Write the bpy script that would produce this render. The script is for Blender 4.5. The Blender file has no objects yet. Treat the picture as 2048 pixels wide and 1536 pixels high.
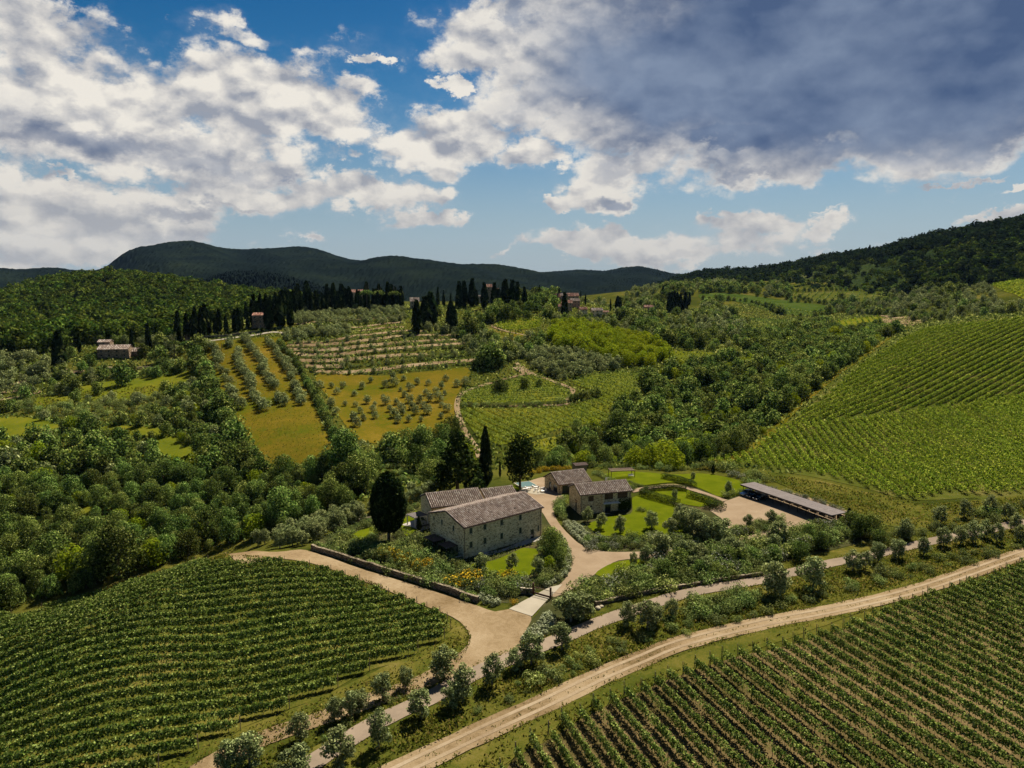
import bpy, bmesh, math, random
import numpy as np
from mathutils import Vector, Matrix
from mathutils.geometry import delaunay_2d_cdt
R = math.radians
SC = bpy.context.scene
COL = SC.collection
rng = np.random.default_rng(7)
random.seed(7)

# ------------------------------------------------------------------ camera
F = 1450.0; PITCH = R(7.8); HC = 58.0
cam_d = bpy.data.cameras.new('camera'); cam = bpy.data.objects.new('camera', cam_d); COL.objects.link(cam)
cam.location = (0, 0, HC); cam.rotation_euler = (R(90) - PITCH, 0, 0)
cam_d.sensor_width = 36; cam_d.lens = F / 2048 * 36; cam_d.clip_start = 1; cam_d.clip_end = 40000
SC.camera = cam
SC.view_settings.view_transform = 'Standard'; SC.view_settings.look = 'None'
SC.view_settings.exposure = EXPOSURE = 1.08; SC.view_settings.gamma = 1
SC.view_settings.use_curve_mapping = False

# ------------------------------------------------------------------ sun and sky
SUN_AZ, SUN_EL = 27.0, 50.0          # degrees right of the view direction, above the horizon
sd = bpy.data.lights.new('sun', 'SUN'); sd.energy = 5.0; sd.angle = R(0.53); sd.color = (1, .93, .80)
sun = bpy.data.objects.new('sun', sd); COL.objects.link(sun)
sv = Vector((math.sin(R(SUN_AZ)) * math.cos(R(SUN_EL)), math.cos(R(SUN_AZ)) * math.cos(R(SUN_EL)), math.sin(R(SUN_EL))))
sun.rotation_euler = sv.to_track_quat('Z', 'Y').to_euler(); sun.location = (200, 300, 400)

def pix_dir(px, py):
    u = (px - 1024) / F; v = (768 - py) / F
    return Vector((u, math.cos(PITCH) + v * math.sin(PITCH), -math.sin(PITCH) + v * math.cos(PITCH)))

def build_world():
    W = bpy.data.worlds.new('World'); SC.world = W; W.use_nodes = True
    nt = W.node_tree; N = nt.nodes; L = nt.links; N.clear()
    def nd(t, **k):
        n = N.new(t)
        for a, b in k.items(): setattr(n, a, b)
        return n
    def put(s, v):
        if isinstance(v, bpy.types.NodeSocket): L.new(v, s)
        else: s.default_value = v
    def M(op, a, b=None, c=None, cl=False):
        n = nd('ShaderNodeMath', operation=op, use_clamp=cl); put(n.inputs[0], a)
        if b is not None: put(n.inputs[1], b)
        if c is not None: put(n.inputs[2], c)
        return n.outputs[0]
    def V(op, a, b=None):
        n = nd('ShaderNodeVectorMath', operation=op); put(n.inputs[0], a)
        if b is not None: put(n.inputs[1], b)
        return n.outputs['Value'] if op == 'LENGTH' else n.outputs[0]
    def SS(v, a, b, o0=0., o1=1.):
        n = nd('ShaderNodeMapRange', interpolation_type='SMOOTHSTEP'); put(n.inputs[0], v)
        n.inputs[1].default_value = a; n.inputs[2].default_value = b; n.inputs[3].default_value = o0; n.inputs[4].default_value = o1
        return n.outputs[0]
    def MIX(f, a, b):
        n = nd('ShaderNodeMix', data_type='RGBA'); put(n.inputs[0], f); put(n.inputs[6], a); put(n.inputs[7], b); return n.outputs[2]
    tc = nd('ShaderNodeTexCoord'); d = tc.outputs['Generated']
    sep = nd('ShaderNodeSeparateXYZ'); L.new(d, sep.inputs[0]); x, y, z = sep.outputs
    az = M('ARCTAN2', x, y); el = M('ARCSINE', z)
    cp = nd('ShaderNodeCombineXYZ'); L.new(az, cp.inputs[0]); L.new(el, cp.inputs[1]); P0 = cp.outputs[0]
    # direction with the height stretched, so clouds flatten toward the horizon
    st = nd('ShaderNodeCombineXYZ'); L.new(x, st.inputs[0]); L.new(y, st.inputs[1]); L.new(M('MULTIPLY', z, 1.55), st.inputs[2]); D3 = st.outputs[0]
    def noise(vec, scale, detail, rough=.55, lac=2.1, off=None, dist=0.):
        if off is not None: vec = V('ADD', vec, off)
        n = nd('ShaderNodeTexNoise', noise_dimensions='3D'); L.new(vec, n.inputs['Vector'])
        n.inputs['Scale'].default_value = scale; n.inputs['Detail'].default_value = detail
        n.inputs['Roughness'].default_value = rough; n.inputs['Lacunarity'].default_value = lac; n.inputs['Distortion'].default_value = dist
        return n
    def pa(px, py):
        v = pix_dir(px, py).normalized(); return math.atan2(v.x, v.y), math.asin(v.z)
    # warp of the placing coordinates
    wn = noise(D3, 8., 7, .62); w = V('SUBTRACT', wn.outputs['Color'], (.5, .5, .5))
    P = V('ADD', P0, V('MULTIPLY', w, (.19, .13, 0)))
    def blob(px, py, rx, ry, w=1., PP=None):
        a, e = pa(px, py)
        q = V('MULTIPLY', V('SUBTRACT', PP or P, (a, e, 0)), (F / rx * .93, F / ry * .93, 0))
        return M('MULTIPLY', SS(V('LENGTH', q), 1.35, .2), w)
    def field(lst):
        r = None
        for b in lst:
            v = blob(*b); r = v if r is None else M('MAXIMUM', r, v)
        return r
    clouds = [(20, 80, 90, 90), (230, 205, 340, 112, 1.0), (500, 205, 260, 110, .98), (90, 275, 240, 74, .95), (400, 315, 330, 62, .92), (640, 210, 170, 80),
              (470, 65, 110, 32, .75), (740, 175, 110, 35, .8), (900, 262, 190, 78, 1.05), (1050, 320, 90, 40, .9), (330, 395, 170, 45, .9),
              (560, 385, 240, 42, .95), (760, 375, 150, 48), (90, 430, 220, 66, 1.05), (180, 495, 330, 44, .95), (330, 440, 140, 44, 1.), (860, 430, 85, 26, 1.),
              (620, 475, 60, 22, 1.), (110, 375, 38, 18, 1.), (30, 330, 60, 50, .8), (720, 300, 40, 18, .7), (1000, 70, 200, 75), (1130, 60, 260, 120), (905, 150, 34, 24, .9), (1085, 418, 40, 18, .9), (770, 110, 40, 16, .85),
              (1600, 90, 680, 240, 1.3), (1350, 220, 280, 120, 1.2), (1950, 100, 380, 190, 1.3), (1200, 290, 130, 110, .95), (1560, 320, 180, 60),
              (1190, 395, 110, 36, 1.), (1880, 290, 150, 60, .8), (1690, 250, 110, 45, .85), (1085, 415, 24, 12, .8), (1900, 374, 70, 6, .7), (2000, 400, 60, 6, .7),
              (1350, 492, 330, 42, .82), (1480, 470, 140, 32, 1.), (1245, 480, 44, 30, 1.), (1140, 495, 100, 26, 1.), (1655, 468, 46, 32, 1.), (1650, 500, 60, 14, .7),
              (1890, 470, 40, 9, .6), (1975, 445, 60, 12, .75), (1660, 432, 50, 7, .6), (1800, 490, 70, 12, .6), (770, 108, 34, 12, .62), (1010, 500, 50, 12, .55)]
    # elsewhere round the sky: broken cloud of the same kind
    big = noise(D3, 1.7, 4, off=(3.1, 1.7, .4))
    away = SS(M('ABSOLUTE', az), .72, .95)
    up = SS(el, .40, .60)
    outside = M('MULTIPLY', M('MAXIMUM', away, up), SS(big.outputs[0], .50, .70, 0, .95))
    wgt = M('MAXIMUM', field(clouds), outside)
    n1 = noise(D3, 9., 9, .64)
    n2 = noise(D3, 9., 7, .64, off=(.01, .01, .034))
    nb = noise(D3, 4.5, 2, .5, off=(2.2, .3, 1.))
    vv = V('ADD', D3, V('MULTIPLY', V('SUBTRACT', n1.outputs['Color'], (.5, .5, .5)), (.05, .05, .05)))
    def vor_(sc, off=None):
        v_ = nd('ShaderNodeTexVoronoi', feature='F1'); L.new(V('ADD', vv, off) if off else vv, v_.inputs['Vector']); v_.inputs['Scale'].default_value = sc
        v_.inputs['Detail'].default_value = 1; v_.inputs['Roughness'].default_value = .55; return v_.outputs['Distance']
    va, vb = vor_(19.), vor_(19., (.006, .006, .020))
    puff = M('MULTIPLY', M('SUBTRACT', .55, va), .42)
    raw = M('ADD', M('ADD', M('ADD', M('MULTIPLY', wgt, 1.22), M('MULTIPLY', M('SUBTRACT', n1.outputs[0], .5), 1.9)), M('MULTIPLY', M('SUBTRACT', nb.outputs[0], .5), .9)), puff)
    dens = SS(raw, .40, .80)
    # thickness (dark bases and cores) placed by cloud, light billows from the shifted noise
    darks = [(1640, 110, 600, 225, 1.25), (1950, 130, 360, 190, 1.2), (1380, 205, 210, 95, 1.1), (1480, 285, 170, 40, 1.1), (180, 285, 250, 34, .85), (30, 250, 110, 70, .6), (400, 330, 180, 26, .7), (580, 345, 70, 20, .9),
             (420, 410, 190, 16, .8), (430, 465, 230, 30, .8), (1230, 405, 80, 14, .85), (1220, 330, 60, 40, .6), (1440, 355, 170, 14, .75), (1630, 345, 80, 12, .55), (960, 335, 70, 20, .6),
             (1330, 510, 230, 14, .45), (1060, 200, 60, 20, .6), (1010, 40, 40, 40, .7), (2030, 210, 70, 40, 1.), (90, 420, 160, 20, .35)]
    dk = field(darks)
    dk = M('ADD', dk, M('MULTIPLY', M('MULTIPLY', away, .55), SS(big.outputs[0], .5, .7)))
    dkn = M('ADD', dk, M('MULTIPLY', M('SUBTRACT', noise(D3, 5., 6, off=(5, 2, 1)).outputs[0], .5), .8))
    darkf = SS(dkn, .10, 1.05)
    rel = M('ADD', M('MULTIPLY', M('SUBTRACT', n1.outputs[0], n2.outputs[0]), 2.8), M('MULTIPLY', M('SUBTRACT', vb, va), 1.1))
    edge = SS(raw, 1.35, .45)                       # thin rims are brightest
    lit = M('ADD', M('ADD', .60, rel), M('MULTIPLY', edge, .15))
    lit = M('ADD', lit, M('MULTIPLY', puff, .25), cl=True)
    white = MIX(lit, (.40, .43, .50, 1), (1.08, 1.02, .92, 1))
    relc = M('MULTIPLY', rel, .35)
    greyc = MIX(M('ADD', M('ADD', .46, relc), M('MULTIPLY', M('SUBTRACT', nb.outputs[0], .5), 2.4), cl=True), (.085, .14, .275, 1), (.26, .335, .48, 1))
    cc = MIX(M('MULTIPLY', darkf, SS(edge, .95, .45)), white, greyc)
    cc = MIX(SS(el, .20, .0, 0, .62), cc, (.62, .60, .56, 1))
    # clear air
    sky = nd('ShaderNodeTexSky', sky_type='NISHITA', sun_disc=False, sun_elevation=R(SUN_EL), sun_rotation=R(SUN_AZ))
    sky.altitude = 300; sky.air_density = 1.0; sky.dust_density = .6; sky.ozone_density = 3.0
    hs = nd('ShaderNodeHueSaturation'); L.new(sky.outputs[0], hs.inputs['Color']); hs.inputs['Saturation'].default_value = 1.45; hs.inputs['Value'].default_value = SKYV
    hs.inputs['Hue'].default_value = .49
    grad = SS(el, .02, .50, 1.0, .62)
    skyc = V('MULTIPLY', hs.outputs[0], nd('ShaderNodeCombineXYZ').outputs[0])
    cg = skyc.node.inputs[1].links[0].from_node
    for i, (a, b) in enumerate([(1., .22), (1., .60), (1., .80)]): L.new(SS(el, .03, .52, a, b), cg.inputs[i])
    # pale air low down
    skyc = MIX(SS(el, .27, -.03, 0, .90), skyc, (1.65, 2.05, 2.35, 1))
    veil = M('MULTIPLY', SS(M('ADD', M('MULTIPLY', wgt, .8), M('MULTIPLY', M('SUBTRACT', n1.outputs[0], .5), 1.4)), .15, .85), .26)
    skyc = MIX(veil, skyc, (2.6, 2.75, 2.9, 1))
    col = MIX(dens, skyc, V('MULTIPLY', cc, (CLOUDV,) * 3))
    bg = nd('ShaderNodeBackground'); L.new(col, bg.inputs[0]); bg.inputs[1].default_value = .1
    out = nd('ShaderNodeOutputWorld'); L.new(bg.outputs[0], out.inputs[0])
    W.cycles.sampling_method = 'MANUAL'; W.cycles.sample_map_resolution = 256
SKYV = .30; CLOUDV = 3.75
build_world()


# ------------------------------------------------------------------ terrain
CP = []                                              # (u, log Y, z)
def ray(px, py):
    d = pix_dir(px, py); return d.x / d.y, d.z / d.y
def cz(px, py, z):                                   # ground of height z seen at this pixel
    u, s = ray(px, py); Y = (z - HC) / s; CP.append((u, math.log(Y), z))
def cy(px, py, Y, h=0):                              # ground (h below what is seen) at distance Y
    u, s = ray(px, py); CP.append((u, math.log(Y), HC + s * Y - h))
def cw(X, Y, z): CP.append((X / Y, math.log(Y), z))
for a in [(0, 1536, -1.5), (310, 1536, -.5), (620, 1536, 0), (1024, 1536, 0), (1500, 1536, 0), (2048, 1536, .5), (0, 1250, -4), (0, 1400, -2.5), (250, 1180, -2.), (450, 1110, -1), (450, 1300, -.5),
          (700, 1150, 0), (900, 1250, 0), (1050, 1200, 0), (925, 1113, 0), (1080, 1060, 0), (1150, 1025, 0), (1260, 1030, 0), (1450, 1000, 0), (1650, 1050, .2), (1400, 1150, 0),
          (1700, 1150, 0), (2048, 1040, 1), (2048, 1200, .5), (2048, 1350, .5), (1100, 975, 0), (1250, 945, 0), (1400, 945, .3), (1600, 965, 1), (1900, 1000, 1.5), (2048, 965, 2.5),
          (860, 985, 0), (780, 1080, 0), (640, 1080, -1), (950, 985, 0), (1230, 1200, 0), (1300, 1300, 0)]: cz(*a)
for a in [(0, 1200, 150, 9), (0, 1050, 190, 8), (200, 1150, 160, 8), (400, 1080, 180, 7), (300, 1000, 200, 8), (100, 950, 225, 7), (550, 1020, 190, 7), (540, 940, 238), (600, 925, 240), (660, 912, 240), (720, 960, 215, 5), (830, 930, 230, 4),
          (500, 790, 330), (600, 790, 330), (410, 690, 425), (560, 685, 430), (700, 680, 430), (530, 640, 500), (450, 650, 500), (580, 640, 500),
          (300, 830, 300), (50, 860, 285), (370, 900, 262), (200, 700, 440), (200, 760, 380), (0, 780, 370), (0, 700, 450), (350, 720, 420), (0, 660, 550, 6), (200, 650, 560, 6), (150, 600, 750, 8), (350, 620, 700, 8),
          (0, 583, 900, 7), (120, 555, 950, 7), (250, 547, 980, 7), (350, 560, 950, 7), (450, 585, 860, 7),
          (930, 890, 275), (1100, 872, 283), (930, 800, 330), (1150, 780, 350), (1260, 775, 350), (1000, 740, 390), (1200, 735, 395), (1100, 700, 430), (1300, 715, 420), (1420, 705, 450),
          (900, 700, 430), (900, 650, 505), (750, 740, 385), (640, 740, 385), (750, 850, 290), (800, 885, 270), (880, 870, 280), (720, 650, 505), (720, 620, 570), (820, 620, 565), (1050, 650, 515), (1100, 640, 530), (950, 620, 580), (1050, 605, 600), (1180, 610, 640),
          (1210, 640, 590), (1300, 620, 750), (1350, 650, 600), (1460, 670, 540), (1400, 603, 900), (1300, 585, 1050), (1500, 640, 720), (1600, 610, 900), (1560, 650, 640), (1700, 640, 700), (1720, 665, 600), (1800, 625, 720), (1900, 590, 800), (1900, 620, 680), (2040, 575, 720), (2048, 605, 640),
          (2048, 637, 480), (1950, 642, 475), (1860, 656, 462), (1780, 700, 410), (1700, 745, 365), (1600, 815, 310), (1500, 895, 256), (1440, 925, 236), (1620, 920, 240), (1800, 900, 245), (1800, 800, 315), (2048, 900, 240), (2048, 800, 312), (2048, 700, 400),
          (1500, 770, 370, 8), (1400, 850, 300, 8), (1300, 880, 265, 7), (1600, 710, 430, 7), (1350, 780, 355, 8), (1480, 830, 315, 7), (1250, 850, 290, 6), (1160, 925, 238, 3), (1680, 680, 480, 6)]: cy(*a)
for a in [(-200, 60, -4), (0, 45, -1), (200, 60, 1), (-30, 25, -1), (30, 25, 0), (-250, 150, -22), (250, 180, 2), (400, 300, 15), (500, 400, 35), (-420, 400, 5), (-320, 250, -6), (0, 800, 25), (-200, 900, 30), (150, 900, 25), (0, 1100, 20), (-700, 1300, 30), (-300, 1300, 25), (300, 1500, 50), (900, 1500, 80), (1000, 900, 70), (700, 600, 52),
          (-900, 900, 60), (-700, 600, 30), (-500, 1600, 30), (0, 2500, 20), (-2000, 2500, 30), (2000, 2500, 60), (-4000, 6000, 20), (0, 6000, 20), (4000, 6000, 20), (0, 9000, 0), (-9000, 9000, 0), (9000, 9000, 0), (-9000, 7000, 0), (1500, 1200, 100), (-1600, 1300, 40), (0, 1700, 20)]: cw(*a)
CP = np.array(CP)
def tps_fit(P, z, lam=2e-4):
    n = len(P); d2 = ((P[:, None] - P[None]) ** 2).sum(-1); K = np.where(d2 > 0, .5 * d2 * np.log(d2 + 1e-12), 0) + lam * np.eye(n)
    Q = np.hstack([np.ones((n, 1)), P]); A = np.block([[K, Q], [Q.T, np.zeros((3, 3))]])
    return np.linalg.solve(A, np.concatenate([z, np.zeros(3)]))
SU = 1.6
tP = np.c_[CP[:, 0] * SU, CP[:, 1]]; tW = tps_fit(tP, CP[:, 2] / 1.0)
def tps_eval(u, w):
    q = np.c_[u.ravel() * SU, w.ravel()]; out = np.empty(len(q))
    for i in range(0, len(q), 20000):
        b = q[i:i + 20000]; d2 = ((b[:, None] - tP[None]) ** 2).sum(-1)
        K = np.where(d2 > 0, .5 * d2 * np.log(d2 + 1e-12), 0); out[i:i + 20000] = K @ tW[:-3] + tW[-3] + b @ tW[-2:]
    return out.reshape(u.shape)
NU, NW = 520, 620
U0, U1, W0, W1 = -1.5, 1.5, math.log(22), math.log(9000)
ug = np.linspace(U0, U1, NU); wg = np.linspace(W0, W1, NW)
UU, WW = np.meshgrid(ug, wg)
# coarse evaluation, refined bicubically by plain interpolation of a half grid
HG = tps_eval(UU, WW)
HG = np.clip(HG, -30, 260)
YY = np.exp(WW); XX = UU * YY
# gentle lumps in rough country, none near the house
lump = (np.sin(XX * .041 + 1.3) * np.cos(YY * .037) + np.sin(XX * .023 - YY * .031 + 2)) * np.clip((YY - 330) / 500, 0, 1.) * .7
HG = HG + lump
def Hxy(x, y):
    x = np.asarray(x, float); y = np.maximum(np.asarray(y, float), 22.5)
    a = np.clip((x / y - U0) / (U1 - U0) * (NU - 1), 0, NU - 1.001); b = np.clip((np.log(y) - W0) / (W1 - W0) * (NW - 1), 0, NW - 1.001)
    i = a.astype(int); j = b.astype(int); fa = a - i; fb = b - j
    return (HG[j, i] * (1 - fa) + HG[j, i + 1] * fa) * (1 - fb) + (HG[j + 1, i] * (1 - fa) + HG[j + 1, i + 1] * fa) * fb
_Ys = np.exp(np.linspace(math.log(50), math.log(8000), 5000))
def G(px, py, up=0.):
    """ground point (x, y, z) seen at a photograph pixel (up: height above the ground)"""
    u, s = ray(px, py); z = HC + s * _Ys; h = Hxy(u * _Ys, _Ys) + up
    k = np.argmax(z < h)
    if z[k] >= h[k] or _Ys[k] > 1700:
        w = (_Ys > 250) & (_Ys < 1500); k = int(np.argmax(np.where(w, h - z, -1e9))); return (u * _Ys[k], _Ys[k], float(Hxy(u * _Ys[k], _Ys[k])))
    if k:
        t = (z[k-1] - h[k-1]) / ((z[k-1] - h[k-1]) - (z[k] - h[k]) + 1e-9); Y = _Ys[k-1] + t * (_Ys[k] - _Ys[k-1])
    else: Y = _Ys[0]
    return (u * Y, Y, float(Hxy(u * Y, Y)))
def GP(l): return np.array([G(*p)[:2] for p in l])
def proj(x, y, z):
    zz = z - HC; dd = y * math.cos(PITCH) - zz * math.sin(PITCH); return 1024 + F * x / dd, 768 - F * (y * math.sin(PITCH) + zz * math.cos(PITCH)) / dd

# ------------------------------------------------------------------ object helpers
def tag(o, label=None, cat=None, group=None, kind=None):
    for k, v in (('label', label), ('category', cat), ('group', group), ('kind', kind)):
        if v: o[k] = v
    return o
def link(name, me, mat=None, parent=None, loc=None):
    o = bpy.data.objects.new(name, me)
    if mat is not None and me is not None and not len(me.materials):
        for m in (mat if isinstance(mat, (list, tuple)) else [mat]): me.materials.append(m)
    COL.objects.link(o)
    if parent: o.parent = parent
    if loc is not None: o.location = loc
    return o
def np_mesh(name, v, f, mi=None, smooth=False):
    """v (n,3); f (m,k) of one polygon size, or list of such arrays"""
    me = bpy.data.meshes.new(name); v = np.asarray(v, np.float32)
    fs = f if isinstance(f, list) else [f]; fs = [np.asarray(a, np.int32) for a in fs if len(a)]
    me.vertices.add(len(v)); me.vertices.foreach_set('co', v.ravel())
    nl = sum(a.size for a in fs); npol = sum(len(a) for a in fs)
    me.loops.add(nl); me.loops.foreach_set('vertex_index', np.concatenate([a.ravel() for a in fs]))
    me.polygons.add(npol)
    tot = np.concatenate([np.full(len(a), a.shape[1], np.int32) for a in fs]); st = np.concatenate([[0], np.cumsum(tot)[:-1]]).astype(np.int32)
    me.polygons.foreach_set('loop_start', st); me.polygons.foreach_set('loop_total', tot)
    if mi is not None: me.polygons.foreach_set('material_index', np.asarray(mi, np.int32))
    me.polygons.foreach_set('use_smooth', np.full(npol, smooth))
    me.update(calc_edges=True); me.validate(); return me
class MB:
    def __init__(s): s.v = []; s.f = []; s.m = []
    def add(s, vs, fs, m=0):
        b = len(s.v); s.v += [tuple(v) for v in vs]; s.f += [tuple(i + b for i in f) for f in fs]; s.m += [m] * len(fs); return s
    def box(s, x0, x1, y0, y1, z0, z1, m=0, T=None):
        vs = [Vector((x, y, z)) for z in (z0, z1) for y in (y0, y1) for x in (x0, x1)]
        if T: vs = [T @ v for v in vs]
        return s.add(vs, [(0, 2, 3, 1), (4, 5, 7, 6), (0, 1, 5, 4), (2, 6, 7, 3), (0, 4, 6, 2), (1, 3, 7, 5)], m)
    def tube(s, pts, rad, n=6, m=0, cap=True):
        pts = [Vector(p) for p in pts]; rad = rad if isinstance(rad, (list, tuple)) else [rad] * len(pts); b = []
        for i, p in enumerate(pts):
            t = (pts[min(i + 1, len(pts) - 1)] - pts[max(i - 1, 0)]).normalized(); a = t.cross(Vector((0, 0, 1)) if abs(t.z) < .95 else Vector((1, 0, 0))).normalized(); c = t.cross(a)
            b += [p + (a * math.cos(2 * math.pi * k / n) + c * math.sin(2 * math.pi * k / n)) * rad[i] for k in range(n)]
        fs = [(i * n + k, i * n + (k + 1) % n, (i + 1) * n + (k + 1) % n, (i + 1) * n + k) for i in range(len(pts) - 1) for k in range(n)]
        if cap: fs += [tuple(range(n))[::-1], tuple((len(pts) - 1) * n + k for k in range(n))]
        return s.add(b, fs, m)
    def mesh(s, name):
        me = bpy.data.meshes.new(name); me.from_pydata(s.v, [], s.f); me.polygons.foreach_set('material_index', s.m); me.update(); return me
    def build(s, name, mat, parent=None, loc=None): return link(name, s.mesh(name), mat, parent, loc)
def empty(name, loc, rz=0): o = bpy.data.objects.new(name, None); COL.objects.link(o); o.location = loc; o.rotation_euler = (0, 0, rz); o.empty_display_size = .5; return o
def inpoly(pts, poly):
    x, y = pts[:, 0], pts[:, 1]; r = np.zeros(len(pts), bool); n = len(poly); j = n - 1
    for i in range(n):
        xi, yi = poly[i]; xj, yj = poly[j]
        c = ((yi > y) != (yj > y)) & (x < (xj - xi) * (y - yi) / (yj - yi + 1e-12) + xi); r ^= c; j = i
    return r
def smooth_line(p, step=2., closed=False):
    p = np.asarray(p, float)
    if closed: p = np.vstack([p[-1], p, p[0], p[1]])
    else: p = np.vstack([2 * p[0] - p[1], p, 2 * p[-1] - p[-2]])
    out = []
    for i in range(1, len(p) - 2):
        n = max(1, int(np.linalg.norm(p[i + 1] - p[i]) / step))
        for k in range(n):
            t = k / n; a, b, c, d = p[i - 1:i + 3]
            out.append(.5 * (2 * b + (c - a) * t + (2 * a - 5 * b + 4 * c - d) * t * t + (3 * b - a - 3 * c + d) * t ** 3))
    if not closed: out.append(p[-2])
    return np.array(out)

# ------------------------------------------------------------------ materials
def mat(name, build, rough=.9, spec=.0):
    m = bpy.data.materials.new(name); m.use_nodes = True; nt = m.node_tree; N = nt.nodes; L = nt.links
    b = N['Principled BSDF']; b.inputs['Roughness'].default_value = rough; b.inputs['Specular IOR Level'].default_value = spec
    build(nt, N, L, b); return m
def ramp(N, L, src, stops, interp='LINEAR'):
    r = N.new('ShaderNodeValToRGB'); r.color_ramp.interpolation = interp; e = r.color_ramp.elements
    while len(e) > 1: e.remove(e[-1])
    e[0].position = stops[0][0]; e[0].color = (*stops[0][1], 1)
    for p, c in stops[1:]: q = e.new(p); q.color = (*c, 1)
    L.new(src, r.inputs[0]); return r.outputs[0]
def noise_n(N, L, vec, scale, detail=4, rough=.6, dist=0):
    n = N.new('ShaderNodeTexNoise'); n.inputs['Scale'].default_value = scale; n.inputs['Detail'].default_value = detail; n.inputs['Roughness'].default_value = rough; n.inputs['Distortion'].default_value = dist
    if vec is not None: L.new(vec, n.inputs['Vector'])
    return n.outputs[0]
def mixc(N, L, f, a, b, mode='MIX'):
    n = N.new('ShaderNodeMix'); n.data_type = 'RGBA'; n.blend_type = mode
    for s, v in ((n.inputs[0], f), (n.inputs[6], a), (n.inputs[7], b)):
        if isinstance(v, bpy.types.NodeSocket): L.new(v, s)
        else: s.default_value = v if not isinstance(v, tuple) or len(v) == 4 else (*v, 1)
    return n.outputs[2]
def bump(N, L, b, h, strength=.4, dist=.1):
    n = N.new('ShaderNodeBump'); n.inputs['Strength'].default_value = strength; n.inputs['Distance'].default_value = dist; L.new(h, n.inputs['Height']); L.new(n.outputs[0], b.inputs['Normal'])
def ground_mat(name, stops, s1=.05, s2=1.2, s3=9., amt=.5, bmp=.5, stripe=None):
    """colour from large patches, mid clumps and fine grain in world metres"""
    def f(nt, N, L, b):
        tc = N.new('ShaderNodeTexCoord').outputs['Object']
        a = noise_n(N, L, tc, s1, 5, .6); c = noise_n(N, L, tc, s2, 6, .7, 1.2); d = noise_n(N, L, tc, s3, 3, .6)
        m1 = N.new('ShaderNodeMath'); m1.operation = 'MULTIPLY_ADD'; L.new(c, m1.inputs[0]); m1.inputs[1].default_value = amt; L.new(a, m1.inputs[2])
        m2 = N.new('ShaderNodeMath'); m2.operation = 'MULTIPLY_ADD'; L.new(d, m2.inputs[0]); m2.inputs[1].default_value = amt * .8; L.new(m1.outputs[0], m2.inputs[2])
        m3 = N.new('ShaderNodeMapRange'); L.new(m2.outputs[0], m3.inputs[0]); k = .5 * (1 + amt * 1.8); m3.inputs[1].default_value = k - .33; m3.inputs[2].default_value = k + .33
        col = ramp(N, L, m3.outputs[0], stops); L.new(col, b.inputs['Base Color'])
        bump(N, L, b, m2.outputs[0], bmp, .25)
    return mat(name, f, 1., 0.)
def leaf_mat(name, stops, trans=.3, objvar=.45, tcol=1.25):
    def f(nt, N, L, b):
        g = N.new('ShaderNodeNewGeometry'); oi = N.new('ShaderNodeObjectInfo')
        col = ramp(N, L, g.outputs['Random Per Island'], stops)
        hs = N.new('ShaderNodeHueSaturation'); L.new(col, hs.inputs['Color'])
        mr = N.new('ShaderNodeMapRange'); L.new(oi.outputs['Random'], mr.inputs[0]); mr.inputs[3].default_value = 1 - objvar; mr.inputs[4].default_value = 1 + objvar; L.new(mr.outputs[0], hs.inputs['Value'])
        ml = N.new('ShaderNodeMath'); ml.operation = 'MULTIPLY'; L.new(oi.outputs['Random'], ml.inputs[0]); ml.inputs[1].default_value = 7.31
        fr = N.new('ShaderNodeMath'); fr.operation = 'FRACT'; L.new(ml.outputs[0], fr.inputs[0])
        mh = N.new('ShaderNodeMapRange'); L.new(fr.outputs[0], mh.inputs[0]); mh.inputs[3].default_value = .5 - objvar * .06; mh.inputs[4].default_value = .5 + objvar * .05; L.new(mh.outputs[0], hs.inputs['Hue'])
        N.remove(b); o = N['Material Output']
        df = N.new('ShaderNodeBsdfDiffuse'); L.new(hs.outputs[0], df.inputs[0])
        tr = N.new('ShaderNodeBsdfTranslucent'); h2 = N.new('ShaderNodeHueSaturation'); L.new(hs.outputs[0], h2.inputs['Color']); h2.inputs['Value'].default_value = tcol; h2.inputs['Hue'].default_value = .485; L.new(h2.outputs[0], tr.inputs[0])
        mx = N.new('ShaderNodeMixShader'); mx.inputs[0].default_value = trans; L.new(df.outputs[0], mx.inputs[1]); L.new(tr.outputs[0], mx.inputs[2])
        L.new(mx.outputs[0], o.inputs[0])
    return mat(name, f)
def plain(name, c, rough=.7, spec=.3, var=.15, scale=3., metal=0.):
    def f(nt, N, L, b):
        tc = N.new('ShaderNodeTexCoord').outputs['Object']; n = noise_n(N, L, tc, scale, 4)
        lo = tuple(max(0, k * (1 - var)) for k in c); hi = tuple(min(1, k * (1 + var)) for k in c)
        L.new(ramp(N, L, n, [(.3, lo), (.7, hi)]), b.inputs['Base Color']); b.inputs['Metallic'].default_value = metal
    return mat(name, f, rough, spec)
MT = {}
MT['ground'] = ground_mat('rough_grass', [(0, (.012, .020, .005)), (.4, (.036, .042, .006)), (.7, (.075, .070, .012)), (1, (.15, .11, .028))], .02, .35, 2.)
MT['verge'] = ground_mat('verge_grass', [(0, (0.0192, 0.0265, 0.0052)), (0.35, (0.0448, 0.053, 0.0073)), (0.65, (0.0896, 0.0796, 0.0146)), (1, (0.1472, 0.1127, 0.0364))], .08, .7, 5.)
MT['rut'] = ground_mat('worn_wheel_rut', [(0, (0.1589, 0.1109, 0.0631)), (0.5, (0.2437, 0.1814, 0.1116)), (1, (0.3179, 0.2519, 0.1699))], .1, 1.2, 8.)
MT['dirt'] = ground_mat('pale_dirt', [(0, (0.0572, 0.046, 0.015)), (0.25, (0.1258, 0.0839, 0.04)), (0.55, (0.2059, 0.1461, 0.0801)), (1, (0.2974, 0.2273, 0.1401))], .06, .8, 6.)
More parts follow.
